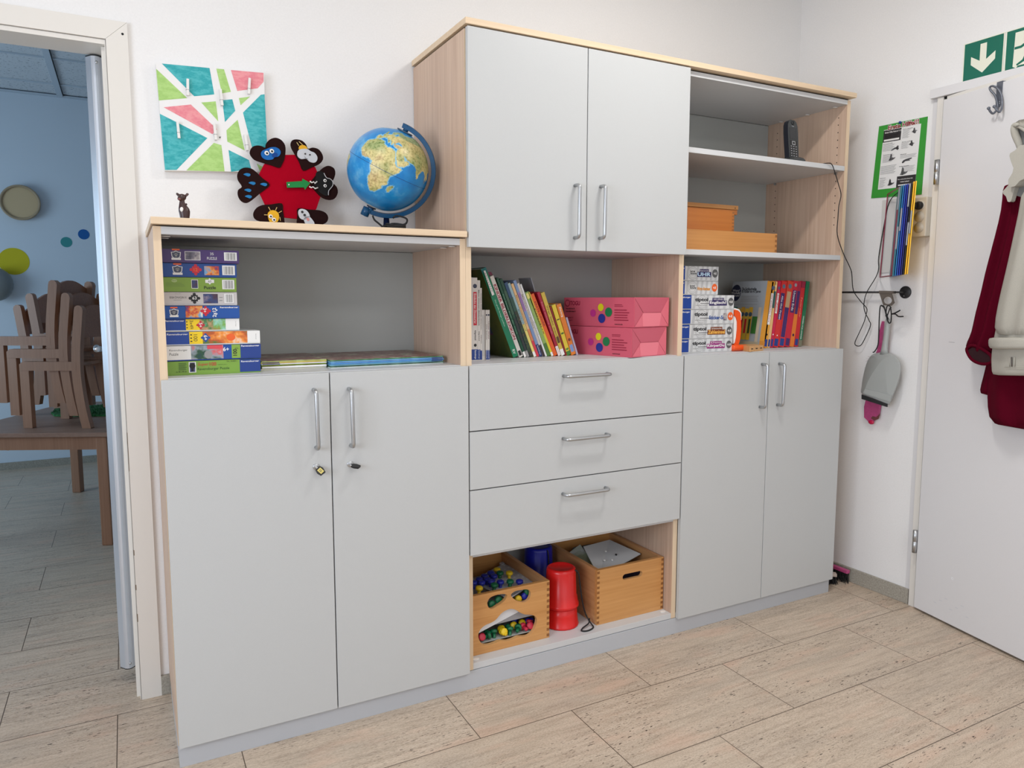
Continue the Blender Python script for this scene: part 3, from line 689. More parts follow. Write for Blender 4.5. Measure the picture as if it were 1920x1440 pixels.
upright(ux(269), ux(291), uz(697), .17, 'short white book with black title in the low pair', sp(badge, ('r', .012, .2, RB2), ('t', 'Ravensburger', .11, .17, .5, mWH), ('t', 'Die Schule', .56, .3, .4, mBK)), .16)
upright(ux(292), ux(316), uz(697), .17, 'short white book with dark red title in the low pair', sp(badge, ('r', .012, .2, RB2), ('t', 'Ravensburger', .11, .17, .5, mWH), ('t', 'Unser Wald', .6, .34, .45, C_(90, 20, 40))), .16)
def green_cover(f):
    f.rect(0, 1, 0, 1, picture('jungle_cover', [(40, 60, 20), (100, 104, 40), (70, 92, 34), (120, 110, 40)], 5)); f.rect(.1, .55, .25, .55, picture('parrot', [(20, 30, 20), (150, 40, 40), (40, 60, 110), (60, 90, 40)], 16))
lean(962.7, 973.6, 901.5, 505, C_(10, 104, 78), sp(('r', .0, .95, C_(4, 122, 84)), ('t', 'Das große farbige Lexikon', .5, .3, .25, C_(190, 225, 205)), ('t', 'RV', .06, .05, .5, mWH)), 'tall green picture book, leftmost and tallest of the leaning ones', dep=.24, spine=C_(8, 112, 110), cover_draw=green_cover)
lean(974.2, 981.9, 918.5, 519, C_(214, 208, 200), sp(('t', 'KINDER BILDERLEXIKON', .56, .68, .72, C_(150, 24, 50)), ('i', .02, .08, mBK)), 'white book with red BILDERLEXIKON lettering', dep=.22)
lean(983, 987.6, 930.5, 522, C_(10, 72, 48), sp(('t', 'Das kleine Buch der Tiere', .55, .5, .4, C_(120, 170, 140)), ('r', .0, .07, mWH)), 'narrow dark green book beside the white lexicon', dep=.2)
lean(988, 993.2, 936.8, 524, C_(24, 70, 50), sp(('r', .0, .5, C_(40, 46, 46)), ('r', .55, .85, C_(60, 90, 70)), ('r', 0, .08, mGY)), 'thin dark green and grey book with pale foot', dep=.2)
lean(993.9, 1000.7, 945.5, 531, C_(46, 76, 110), sp(('r', .0, .62, picture('spine_forest', [(16, 22, 16), (60, 84, 50), (26, 30, 24), (120, 100, 80)], 40)), ('r', .62, .8, C_(44, 80, 66))), 'book with blue top and dark forest picture spine', dep=.2)
lean(1001.3, 1006.2, 952, 532, C_(232, 214, 120), sp(('r', .45, 1, C_(150, 178, 184)), ('t', 'Bauernhof', .5, .3, .45, C_(60, 80, 80)), ('r', 0, .07, mWH)), 'thin book, light blue above and pale yellow below', dep=.2)
lean(1006.8, 1011.6, 958.3, 533, C_(224, 182, 130), sp(('r', .0, .22, C_(206, 50, 70)), ('r', .22, .38, C_(214, 130, 84)), ('t', 'Meine Gutenacht', .65, .4, .4, C_(130, 80, 50))), 'thin cream and orange book with red foot', dep=.2)
lean(1012, 1017.6, 962.2, 527, C_(122, 146, 186), sp(('r', 0, .16, C_(16, 40, 100)), ('t', 'Ravensburger', .08, .13, .4, mWH), ('r', .6, .85, C_(150, 130, 176)), ('t', 'Geschichten', .72, .22, .6, C_(140, 40, 130))), 'lilac blue book with navy foot label', dep=.21)
lean(1017.9, 1022.2, 969.3, 532, C_(204, 196, 188), sp(('r', .0, .16, C_(50, 36, 40)), ('t', 'Märchen von Anders', .62, .46, .5, C_(90, 80, 60))), 'cream book with a dark foot label', dep=.2)
lean(1023, 1026.2, 975, 533.6, C_(224, 224, 222), sp(('t', 'Zirkus', .4, .2, .4, mGY)), 'thin plain white book before the green one', dep=.2)
lean(1026.5, 1033.6, 984.5, 549, C_(74, 118, 50), sp(('r', .2, 1, C_(140, 170, 90)), ('i', .9, .98, C_(226, 214, 120))), 'lime green book with dark green foot', dep=.18)
lean(1034.1, 1038.4, 989.3, 549, C_(216, 200, 50), sp(('r', .45, 1, C_(200, 176, 60)), ('t', 'Findus', .55, .4, .6, C_(120, 60, 30)), ('r', .0, .06, mWH)), 'narrow yellow green book before the orange ones', dep=.18)
lean(1038.9, 1046.2, 994.6, 553, C_(222, 92, 32), sp(('t', 'ERSTE LIEDER', .68, .4, .45, C_(110, 40, 20))), 'bright orange book left of the red one', dep=.18)
lean(1046.8, 1052.2, 1007, 549, C_(164, 22, 52), sp(('r', .0, .15, mWH), ('t', 'pestalozzi', .07, .12, .45, mRE), ('t', 'Eene meene muh', .6, .5, .55, C_(210, 120, 130))), 'crimson book with white foot label', dep=.18)
lean(1052.9, 1060, 1014.3, 550, C_(206, 176, 70), sp(('r', .0, .1, mWH), ('t', 'Wer liebt wen?', .55, .5, .5, C_(110, 90, 40)), ('i', .2, .3, C_(90, 60, 30))), 'mustard yellow book with small white foot label', dep=.18)
lean(1060.4, 1063.3, 1030.5, 575, C_(134, 26, 30), None, 'very thin dark red book between two yellow ones', dep=.15)
lean(1063.7, 1071.3, 1034.6, 573, C_(222, 196, 60), sp(('r', .0, .08, C_(60, 120, 50)), ('i', .1, .14, C_(80, 130, 50)), ('i', .42, .45, C_(60, 100, 40)), ('i', .7, .72, C_(80, 60, 30))), 'short yellow book with green plant drawing', dep=.15)
lean(1071.9, 1080.9, 1043.5, 572, C_(220, 124, 44), sp(('i', .06, .2, C_(120, 150, 200)), ('t', 'Zwerg', .85, .2, .5, mWH), ('d', .3, .3, C_(120, 60, 30))), 'short broad orange book with blue foot label', dep=.15)
lean(1081.3, 1084.6, 1061, 596, C_(176, 168, 190), None, 'lowest thin lilac book at the right end of the row', dep=.13)
# pamphlets and folder standing among them
def sheet(name, pts, th, mt, lab, cat, drawer=None):
    m = MB(); m.prism([(p.x, p.z) for p in pts], (0, pts[0].y, 0), X, Z, th, mt)
    if drawer: drawer(m)
    m.build(name, label=lab, cat=cat)
q = [at(u, v, 1, .205) for u, v in ((907, 508), (910, 507), (927, 552), (923, 554.5))]
def pam(m):
    a, b = at(909.5, 512, 1, .2045), at(923.5, 548, 1, .2045); d = (b - a); L_ = d.length; d.normalize()
    for k in range(9): m.rect(a + d * (L_ * k / 9), d, d.cross(V((0, -1, 0))), 0, L_ / 14, -.0015, .0015, mGY)
sheet('leaflet', q, .003, mWH, 'narrow white leaflet stuck over the tall green book', 'leaflet', pam)
q = [at(u, v, 1, .262) for u, v in ((912, 510), (921, 510), (929, 524), (921, 530))]; sheet('booklet', q, .12, C_(130, 24, 66), 'dark magenta booklet peeping out behind the white lexicon', 'booklet')
m = MB(); PL = bpy.data.materials.new('clear_folder_plastic'); PL.use_nodes = True; bb = PL.node_tree.nodes['Principled BSDF']
bb.inputs['Base Color'].default_value = lin((176, 178, 188)); bb.inputs['Roughness'].default_value = .3; bb.inputs['Alpha'].default_value = .85
a, b, c, d_ = at(995, 520.5, 1, .27), at(1008, 566, 1, .27), at(990, 580, 1, .44), at(972, 522, 1, .44)
m.loft([[a, a + V((.003, 0, 0)), b + V((.003, 0, 0)), b], [d_, d_ + V((.003, 0, 0)), c + V((.003, 0, 0)), c]], PL, smooth=False)
m.build('folder', label='grey clear plastic folder sticking up behind the orange books', cat='folder')

# pink ball boxes
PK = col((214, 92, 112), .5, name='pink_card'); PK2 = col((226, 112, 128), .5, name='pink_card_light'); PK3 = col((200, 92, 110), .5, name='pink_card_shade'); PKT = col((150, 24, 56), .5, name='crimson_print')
TH = math.radians(14); BX = V((math.cos(TH), math.sin(TH), 0)); BY = V((-math.sin(TH), math.cos(TH), 0))
def pinkbox(z0, h, dx, lab, w=.232, L_=.392):
    o = V((1.733 + dx, .004, z0)); t = thing('ball_box', lab, 'box', o + BX * w / 2 + BY * L_ / 2, 'pink cardboard boxes in the middle niche')
    hh = h - .0008; MC = MB(frame(o, BX, BY)); MC.box((0, 0, 0), (w, L_, hh), PK); MC.T = None
    m = MB(frame(o + BY * -E, BX, Z)); hh = h - .0008; q = w * .2
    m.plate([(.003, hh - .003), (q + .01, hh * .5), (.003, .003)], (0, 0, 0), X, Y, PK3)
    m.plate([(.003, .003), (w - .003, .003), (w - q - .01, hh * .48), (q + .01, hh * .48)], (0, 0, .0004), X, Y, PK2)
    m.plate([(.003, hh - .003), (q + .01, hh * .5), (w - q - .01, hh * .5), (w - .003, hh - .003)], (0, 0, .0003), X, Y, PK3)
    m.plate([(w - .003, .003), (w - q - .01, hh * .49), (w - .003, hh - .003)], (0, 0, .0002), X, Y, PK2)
    m.plate([(w * .25, .003), (w * .72, .003), (w * .78, hh * .48), (w * .22, hh * .48)], (0, 0, .0008), X, Y, col((238, 128, 142), .5))
    for a_, b_ in (((.003, .003), (q + .01, hh * .48)), ((w - .003, .003), (w - q - .01, hh * .48)), ((q + .01, hh * .49), (w - q - .01, hh * .49)), ((.003, hh - .003), (q + .01, hh * .5))):
        A, B = V((a_[0], a_[1], .001)), V((b_[0], b_[1], .001)); dd = (B - A).normalized(); m.tube([A, B], .0006, PK3, 5)
    m.build('end_flap', parent=t)
    m = MC; f = Face(m, o + BY * L_ - BX * E, -BY, Z, L_, hh)
    f.text('TOGU', .17, .8, .16, PKT, bold=.03, w=.15); f.m.tube([f.p(.055, .8) + (-BY) * (.014 * math.cos(a)) + Z * (.014 * math.sin(a)) for a in [2 * math.pi * k / 14 for k in range(14)]], .0016, PKT, 5, closed=True)
    f.text('Senso Ball geo 10', .03, .6, .06, mBK, al='L', bold=.02); f.text('Senso Ball Igelball 9', .03, .5, .06, mBK, al='L', bold=.02)
    f.text('Noppenball 10', .03, .28, .06, PKT, al='L', bold=.02); f.text('Massageball 9', .03, .18, .06, PKT, al='L', bold=.02)
    f.dot(.55, .66, .13, C_(222, 210, 30)); f.dot(.44, .46, .13, C_(190, 50, 130)); f.dot(.66, .50, .16, C_(20, 120, 70)); f.dot(.565, .28, .16, C_(36, 50, 140))
    f.fine(.74, .95, .2, .62, 5, PKT); f.text('www.togu.de', .8, .09, .06, mBK, bold=.02); f.fine(.74, .86, .68, .78, 2, PKT)
    m.build('carton', parent=t, bevel=.001)
pinkbox(ZS, .1205, -.008, 'lower pink cardboard ball box in the middle niche')
pinkbox(ZS + .1213, .1225, .002, 'upper pink cardboard ball box with crumpled white edge')

# ================================================================== RIGHT NICHE
TPW = col((214, 214, 213), .35, name='game_box_white'); TPG = col((190, 190, 190), .35, name='game_box_grey')
def swirl(f, c, u0):
    for k in range(7):
        a = u0 + .02 + k * (1 - u0) / 7; f.m.plate([(a * f.w, 0), ((a + .045) * f.w, 0), (min(1, a + .075) * f.w, f.h), (min(1, a + .03) * f.w, f.h)], f.p(0, 0), f.ex, f.ey, TPG)
    for r, mt in ((.50, TPG), (.42, TPW), (.37, TPG), (.32, TPW)): f.dot(c, .5, r, mt)
def tip(title, tm, tb, age, sub=None, small=False):
    ub, ct, tt_, bd = (.262, .445, .72, .945) if not small else (.265, .43, .68, .92)
    def d(f):
        f.rect(ub, 1, 0, 1, TPW); swirl(f, ct, ub); f.rect(0, ub, 0, 1, RB)
        f.text('Ravensburger', ub - .012, .83, .14, mWH, al='R', w=.235 if not small else .22, bold=.03)
        if small: f.text('B-O-B', ct, .62, .13, mBK, w=.10, bold=.06); f.text('Bücherbär', ct + .02, .48, .13, mBK, w=.14, bold=.03); f.rect(ct - .08, ct + .12, .36, .385, mGY)
        else:
            f.text('tiptoi', ct - .01, .63, .33, C_(60, 60, 62), w=.225, bold=.05); f.rect(ct - .03, ct + .16, .36, .40, mBK); f.fine(ct - .11, ct + .11, .2, .3, 1, mGY)
        if tb: f.rect(tt_ - .155, tt_ + .155, .22, .60, tb); f.rect(tt_ - .10, tt_ + .10, .60, .80, tb)
        f.text(title, tt_, .42, .28, tm, w=.29, bold=.03)
        if sub: f.text(sub, tt_, .69, .12, mWH if tb else tm, w=.17)
        f.dot(bd, .5, .27, age, .31); f.text('4-8', bd, .5, .2, mWH, bold=.02, w=.06)
    return d
ty = .10
def tz(v): return at(1330, v, 1, ty).z
tx = lambda u, v: at(u, v, 1, ty).x - .012
zt = [1.2353, tz(634.5), tz(607.5), tz(580), tz(553), tz(527), tz(499.5)]
DBR = C_(120, 60, 30); DPU = C_(50, 40, 90)
GT = 'white learning game boxes stacked in the right niche'
def stk(f):
    tip('Sticker-Set', C_(40, 80, 150), None, mOR)(f); f.rect(.82, .885, .2, .72, PIC_GREY)
tips = [('white game box titled KörperDu, lowest of the stack', 2.0185, tx(1372, 650), tip('KörperDu', mWH, C_(150, 50, 120), C_(90, 90, 90), 'Dein')), ('white game box with brown Zahleninsel title', 2.022, tx(1373, 620), tip('Zahleninsel', C_(240, 180, 80), DBR, C_(90, 90, 90), 'Schatzsuche')),
        ('white game box with orange badge and small grey picture', 2.0265, tx(1375, 595), stk), ('white game box titled Englisch, third below the top', 2.03, tx(1376, 565), tip('Englisch?', mWH, DPU, C_(90, 90, 90), 'WIR LERNEN')),
        ('shorter white game box with orange badge, second from top', 2.01, tx(1347, 540), tip('Wörter-Abenteuer', C_(220, 150, 60), None, mOR, small=True)), ('shorter white game box titled UHR on top of the stack', 2.01, tx(1348, 512), tip('UHR', C_(190, 220, 240), DPU, C_(90, 90, 90), 'Rund um die', small=True))]
for i, (lab, x0, x1, dr) in enumerate(tips):
    cardbox(lab, x0, x1, ty, .21, zt[i] + .0003, zt[i + 1], TPW, dr, rot=-2.0, group=GT, name='game_box', cat='game box')

GR = 'learning books leaning in the right niche'
YR = .165
def lr(bx0, bx1, tx0, cov, draw, lab, dep=.2, cover_draw=None, o=(1430, 10.28), tv=528, ys=YR):
    B = at(o[0] + bx0 / o[1], 649.5, 1, ys); B.z = ZS; B2 = at(o[0] + bx1 / o[1], 649.5, 1, ys); Tp = at(o[0] + tx0 / o[1], tv, 1, ys)
    ey = V((Tp.x - B.x, 0, Tp.z - B.z)); h = ey.length; ey.normalize(); ex = V((ey.z, 0, -ey.x)); w = (B2.x - B.x) * ey.z * .97
    B = B + Z * max(0, -ex.z * w)
    return book(frame(B, ex, ey), w, h, dep, cov, draw, lab, GR, None, cover_draw)
def golden(f):
    f.rect(0, 1, 0, 1, C_(172, 176, 180)); f.dot(.13, .82, .105, C_(20, 26, 60), .13); f.text('Wieso?', .13, .86, .035, mWH); f.text('Weshalb?', .13, .82, .035, mWH); f.text('Warum?', .13, .78, .035, mWH)
    f.text('Die Sachbuchreihe', .3, .88, .05, mBK, al='L', bold=.03, w=.42); f.text('für Kinder von 4-7 Jahren', .3, .835, .05, mBK, al='L', bold=.03, w=.55); f.fine(.3, .85, .68, .78, 4, mGY); f.rect(.02, .8, .64, .645, mGY)
    for k, c in enumerate(((190, 30, 60), (60, 130, 120), (226, 186, 70), (226, 170, 50), (232, 190, 60), (230, 180, 50))):
        a = .02 + k * .115; f.rect(a, a + .105, .1, .58 + .02 * (k % 2), C_(*c)); f.dot(a + .05, .49, .035, C_(70, 90, 110))
        if k > 1: f.rect(a + .02, a + .08, .2, .42, mRE if k < 5 else mDG)
    f.rect(.72, .86, .2, .46, C_(60, 120, 50)); f.rect(.86, .94, .06, .6, C_(214, 196, 170)); f.rect(.02, .98, .03, .08, C_(190, 176, 150))
lr(523, 642, 690, C_(214, 146, 40), sp(('r', 0, .1, C_(200, 130, 40))), 'thick golden yellow book box with a grey illustrated side', dep=.225, cover_draw=golden, o=(1370, 9.93), tv=528.5)
vio = C_(60, 34, 100)
lr(18, 86, 188, C_(226, 158, 50), sp(('d', .9, .45, C_(70, 90, 120)), ('i', .35, .82, mWH), ('t', 'Wir entdecken Tiere', .6, .42, .4, mRE), ('i', .02, .13, RB2), ('d', .2, .2, mBK)), 'yellow orange book with long white title strip')
lr(88, 140, 240, C_(226, 180, 120), sp(('i', .6, .85, C_(40, 90, 90)), ('i', .02, .13, RB2), ('d', .93, .4, C_(230, 210, 160))), 'peach book with a teal title block')
lr(142, 196, 306, C_(198, 24, 70), sp(('i', .52, .82, mWH), ('t', 'Im Zoo', .67, .26, .5, mRE), ('i', .02, .13, RB2), ('d', .9, .45, C_(90, 90, 120)), ('d', .2, .2, mWH)), 'magenta book with a white title block')
lr(198, 302, 374, C_(206, 40, 40), sp(('i', .42, .82, vio), ('t', 'Alles über Piraten', .6, .36, .3, mWH), ('i', .02, .13, RB2), ('d', .92, .3, C_(90, 110, 130)), ('d', .18, .1, mWH)), 'broad red book with violet title block')
lr(304, 416, 490, C_(210, 60, 40), sp(('r', .0, .62, C_(206, 46, 50)), ('i', .15, .6, vio), ('i', .6, .84, C_(190, 160, 120)), ('i', .02, .13, RB2), ('d', .92, .3, C_(90, 110, 130))), 'broad red and violet striped book')
lr(418, 520, 600, C_(196, 28, 56), sp(('i', .52, .86, vio), ('t', 'Unsere Erde', .7, .3, .4, mWH), ('i', .02, .13, vio), ('d', .94, .25, C_(150, 150, 160))), 'red book with a violet top label right of the stripes')
lr(522, 600, 684, C_(222, 120, 44), sp(('r', .6, 1, C_(170, 24, 60)), ('i', .5, .85, vio), ('d', .18, .25, C_(60, 30, 60))), 'orange book with dark red upper spine')
lr(602, 684, 752, C_(196, 34, 44), sp(('r', .9, 1, C_(150, 20, 60)), ('i', .02, .12, RB2), ('t', 'Feuerwehr', .6, .3, .35, C_(240, 150, 120))), 'plain red book before the green one')
lr(686, 750, 846, C_(6, 110, 74), sp(('t', 'WISSEN FÜR KINDER', .29, .36, .4, mWH), ('r', 0, .1, C_(120, 120, 100))), 'dark green book at the right end of the right niche')

# orange and white stand, orange tube, wooden bars
yo = .088; on2 = lambda u, v: ((lambda p: (p.x, p.z))(at(u + 1.5 if u < 1384 else u + 3, v, 1, yo)))
OR_ = col((236, 84, 24), .3, name='orange_plastic')
t = thing('pen_stand', 'curved orange and white plastic stand beside the white game boxes', 'stand', at(1380, 660, 1, yo))
m = MB(); m.prism([on2(*p) for p in ((1375.5, 581.5), (1377, 580.5), (1382, 582), (1385, 586), (1386.5, 596), (1386.5, 618), (1385, 636), (1383.5, 646), (1388.5, 652), (1389.5, 660.3), (1376, 660.3), (1376, 646), (1378, 643), (1380, 632), (1381.5, 616), (1381.3, 602), (1379, 595), (1377, 593), (1375.5, 592))], (0, yo, 0), X, Z, .022, OR_); m.build('orange_shell', parent=t, bevel=.003)
m = MB(); m.prism([on2(*p) for p in ((1375.5, 578.5), (1377, 577.5), (1384, 580), (1388, 587), (1388, 600), (1387, 600), (1386.9, 588), (1383, 582), (1377, 580.3), (1375.5, 581.3))], (0, yo + .003, 0), X, Z, .016, WHITE)
m.prism([on2(*p) for p in ((1375.5, 592.5), (1377, 593), (1379, 595.5), (1381, 603), (1381, 616), (1379.5, 632), (1377.5, 642), (1375.5, 645))], (0, yo + .004, 0), X, Z, .014, WHITE); m.build('white_shell', parent=t, bevel=.002)
m = MB(); a = at(1388, 651, 1, .085); a.z = ZS + .0145; m.lathe([(.0135, -.05), (.0142, -.045), (.0142, .03), (.012, .036)], a, OR_, 18, 'X'); m.lathe([(.009, .0362), (.010, .046), (.006, .047)], a, BLACK, 16, 'X')
m.build('tube', label='small orange tube with black tip lying behind the wooden bars', cat='tube')
for k, lab in enumerate(('left of three flat wooden bars in the right niche', 'middle of three flat wooden bars with a dark slot', 'right of three flat wooden bars, next to the books')):
    xa, xb = 2.392 + k * .0405, 2.392 + k * .0405 + .039; ya = .016 + .012 * k; sk = .075; xc = 2.345 + .026 * k
    m = MB(); m.prism([(xa, ya), (xb, ya + .010), (xb + sk * .55, .148), (xa + sk * .55, .148)], (0, 0, ZS + .026 - .0008 * k), X, Y, .0255 - .0008 * k, BEE_L)
    m.rect((xa + .010, ya + .0015, ZS + .013), V((1, .25, 0)).normalized(), Z, 0, .017, -.002, .002, DARK)
    m.build('wooden_bar', bevel=.0025, label=lab, cat='bar', group='flat wooden bars in the right niche')

# ================================================================== OPEN BAYS: wooden boxes, phone
def fingers(m, x, z0, z1, y, n, w=.0125, mt=None, side=1):
    h = (z1 - z0) / (2 * n)
    for k in range(n): m.rect((x, y - E, z0 + h * (2 * k + .5)), X, Z, 0, side * w if side > 0 else 0, 0, h, mt or ENDG) if side > 0 else m.rect((x - w, y - E, z0 + h * (2 * k + .5)), X, Z, 0, w, 0, h, mt or ENDG)
def tray(lab, x0, x1, y0, y1, z0, z1, fr, sd, nf, name='wooden_box', holes=None, hand=None, grp=None, cat='box', back_hole=None):
    t = thing(name, lab, cat, ((x0 + x1) / 2, (y0 + y1) / 2, z0), grp); th = .0165
    m = MB()
    if holes: m.prism_holes([(x0, z0), (x1, z0), (x1, z1), (x0, z1)], holes, (0, y0, 0), X, Z, th, fr, BEE_L)
    else: m.box((x0, y0, z0), (x1, y0 + th, z1), fr)
    fingers(m, x1 + 0., z0, z1, y0, nf, side=-1); fingers(m, x0, z0, z1, y0, nf, side=1)
    m.build('front_panel', parent=t)
    m = MB()
    if back_hole: m.prism_holes([(x0, z0), (x1, z0), (x1, z1), (x0, z1)], back_hole, (0, y1 - th, 0), X, Z, th, fr, BEE_L)
    else: m.box((x0, y1 - th, z0), (x1, y1, z1), fr)
    m.build('back_panel', parent=t)
    for a in (x0, x1 - th): m = MB(); m.box((a, y0 + th + .0002, z0), (a + th, y1 - th - .0002, z1), sd); m.build('side_panel', parent=t)
    m = MB(); m.box((x0 + th, y0 + th, z0 + .002), (x1 - th, y1 - th, z0 + .010), BEE_L); m.build('bottom_panel', parent=t)
    return t
yb = .055; A = at(1456, 472.5, 1, yb); B = at(1456, 438.5, 1, yb)
tray('long low honey coloured wooden box on the middle open shelf', 2.03, A.x, yb, .33, 1.6805, B.z, BEE_O, BEE_Y, 4)
m0 = B.z + .0008; B2_ = at(1377, 396, 1, .075)
tray('darker orange wooden box standing on the long low box', 2.05, B2_.x, .075, .30, m0, B2_.z, BEE_OD, BEE_Y, 6)
b = at(1384.6, 386, 1, .18)
t = thing('wooden_box', 'flat reddish wooden box lying on top of the darker orange box', 'box', (2.2, .3, B2_.z + .001))
zm = B2_.z + .0008; m = MB(); m.box((2.06, .183, zm), (b.x - .003, .44, zm + .022), BEE_OD); m.build('base', parent=t, bevel=.001)
m = MB(); m.box((2.057, .18, zm + .0225), (b.x, .443, b.z), BEE_O); m.disc((b.x - .02, .18 - E, (zm + .03 + b.z) / 2 - .006), X, Z, .003, DARK, 10); m.build('lid', parent=t, bevel=.001)
# cordless phone on its base
px = 2.668; t = thing('cordless_phone', 'black cordless phone standing in its charging base on the shelf', 'phone', (px, .08, 2.0988))
T = frame(V((px, .066, 2.102)), V((1, .12, 0)), V((0, .10, 1)))
BODY = col((44, 48, 50), .35, name='phone_shell')
m = MB(); m.loft([[V((px + a * s1, .062 + b_ * s2, z_)) for a, b_ in ((-1, -.7), (-.7, -1), (.7, -1), (1, -.7), (1, .8), (-1, .8))] for s1, s2, z_ in ((.054, .042, 2.0988), (.052, .040, 2.104), (.042, .034, 2.113), (.036, .028, 2.116))], BODY, smooth=False)
m.build('charging_base', parent=t, bevel=.003)
m = MB(T); hw = [(0, .036), (.03, .0365), (.08, .038), (.12, .0385), (.155, .036), (.172, .028), (.180, .014)]
out = [(-w_, h_) for h_, w_ in reversed(hw)] + [(w_, h_) for h_, w_ in hw]
m.prism([(w_, h_) for h_, w_ in hw] + [(-w_, h_) for h_, w_ in reversed(hw)], (0, .006, .012), X, Y, .024, BODY, col((26, 28, 36), .4)); hs = m.build('handset', parent=t, bevel=.003, seg=3)
m = MB(T); m.box((-.025, .098, .0119), (.025, .150, .0128), col((24, 27, 30), .15)); m.build('screen', parent=hs)
m = MB(T); m.box((-.027, .012, .0119), (.027, .092, .0126), mBK)
for r in range(5):
    for c in range(3): m.rect((-.018 + c * .018, .022 + r * .0108, .0128), X, Y, -.0045, .0045, -.0018, .0018, C_(170, 172, 176))
m.prism([(-.012, -.008), (.012, -.008), (.012, .009), (-.012, .009)], (0, .080, .0138), X, Y, .002, STEEL); m.prism([(-.007, -.004), (.007, -.004), (.007, .005), (-.007, .005)], (0, .080, .0143), X, Y, .002, mBK)
m.build('keypad', parent=hs)
m = MB(T); m.text('Gigaset', (0, .157, .0128), X, Y, .0055, C_(180, 184, 188), bold=.02); m.build('lettering', parent=hs)
m = MB(T); m.tube([V((.009 * math.cos(a), .173 + .008 * math.sin(a), .0125)) for a in [2 * math.pi * k / 14 for k in range(14)]], .0018, mBK, 6, closed=True); m.build('earpiece_ring', parent=hs)
# ================================================================== TOY NICHE
ZN = .0974
def pl(u, v, y): p = at(u, v, 1, y); return (p.x, p.z)
yf = .074
cr = lambda L_: [pl(880 + a / 6.545, 1010 + b / 6.545, yf) for a, b in L_]
def sm2(p): return [(q.x, q.y) for q in smoothpts([V((a, b, 0)) for a, b in p], 3, True)]
eyeL = sm2(cr([(220, 790), (250, 730), (310, 698), (380, 682), (440, 680), (466, 700), (440, 755), (400, 790), (340, 830), (285, 862), (240, 850)]))
eyeR = sm2(cr([(512, 700), (530, 665), (575, 640), (640, 630), (700, 622), (745, 642), (755, 690), (730, 750), (680, 780), (620, 775), (560, 750)]))
mouth = sm2(cr([(110, 1180), (140, 1110), (200, 1060), (270, 1030), (330, 990), (380, 930), (430, 890), (500, 862), (560, 870), (620, 905), (680, 930), (760, 935), (815, 960), (830, 1020), (790, 1130), (730, 1190), (660, 1205), (600, 1205), (540, 1235), (460, 1258), (380, 1253), (320, 1280), (240, 1305), (170, 1300), (125, 1250)]))
def slot(cx, cz, w=.052, h=.012):
    return [(cx + w * c + (h * math.cos(a)), cz + h * math.sin(a)) for c, rng in ((1, range(-4, 5)), (-1, range(4, 13))) for a in [k * math.pi / 8 for k in rng]]
tray('beech toy crate with a smiling face cut into its front', 1.0235, 1.387, yf, .488, ZN, .3375, BEE_X, BEE_Y, 10, name='toy_crate', holes=[eyeL, eyeR, mouth], back_hole=[slot(1.10, .29, .03)], grp='toy crates in the bottom niche', cat='crate')
tray('beech crate with oblong handle slot, right of the red bucket', 1.620, 1.974, yf, .478, ZN, .3375, BEE_X, BEE_Y, 11, name='toy_crate', holes=[slot(1.805, .283, .040, .013)], back_hole=[slot(1.80, .285, .045, .013)], grp='toy crates in the bottom niche', cat='crate')
# pegboard and pegs in the face crate
PEGC = {'blue': col((30, 40, 150), .35), 'green': col((16, 104, 66), .35), 'yellow': col((232, 196, 28), .35), 'red': col((198, 44, 70), .35)}
be = V((.879, .477, 0)).normalized(); bf = V((-be.y * .93 + .24 * be.x, be.x * .93 + .24 * be.y, .0)).normalized(); bz_ = .290
bo = V((1.362, .432, bz_)) - be * .245 - bf * .24
bt = Matrix(((be.x, bf.x, 0, bo.x), (be.y, bf.y, 0, bo.y), (0, 0, 1, bo.z), (0, 0, 0, 1)))
m = MB(bt); m.box((0, 0, 0), (.245, .24, .006), col((178, 182, 190), .4)); m.prism([(.222, .232), (.245, .232), (.252, .252), (.228, .255)], (0, 0, .009), X, Y, .009, col((190, 193, 198), .4))
for i in range(8):
    for j in range(8): m.disc((.018 + i * .030, .018 + j * .029, .0064), X, Y, .0065, col((206, 209, 214), .4), 8)
m.build('pegboard', label='grey perforated pegboard lying in the face crate', cat='pegboard', bevel=.0012)
def peg(P, R, c, lab):
    t = thing('peg', lab, 'peg', P, 'plastic pegs of the peg game'); T = Matrix.Translation(P) @ R.to_4x4()
    m = MB(T); m.lathe([(.011, 0), (.0148, .002), (.0148, .011), (.011, .014)], (0, 0, 0), PEGC[c], 20, flute=.045, nf=9); m.build('head', parent=t)
    m = MB(T); m.lathe([(.0065, -.020), (.0070, -.019), (.0080, -.0005)], (0, 0, 0), PEGC[c], 10); m.build('pin', parent=t)
tops = [('yellow', 340, 400), ('green', 375, 440), ('yellow', 490, 440), ('blue', 262, 440), ('blue', 300, 478), ('blue', 185, 480), ('blue', 218, 520), ('blue', 120, 520), ('blue', 150, 560), ('blue', 262, 545), ('blue', 380, 552), ('green', 500, 545), ('blue', 615, 545), ('green', 305, 590), ('yellow', 120, 628), ('blue', 55, 560)]
for c, a_, b_ in tops:
    P = at(880 + a_ / 6.545, 1010 + b_ / 6.545, 2, .312); P.x = max(P.x, 1.058); P.y = max(P.y, .108); P = P - Z * .0
    peg(V((P.x, P.y, .312)), Matrix.Rotation(.1, 3, 'X'), c, '%s peg on the grey pegboard, %s, %s' % (c, 'near the front edge' if b_ > 580 else 'front row' if b_ > 535 else 'middle' if b_ > 470 else 'towards the back', 'far left' if a_ < 100 else 'outer left' if a_ < 130 else 'left' if a_ < 200 else 'left of centre' if a_ < 290 else 'centre' if a_ < 400 else 'right of centre' if a_ < 560 else 'far right'))
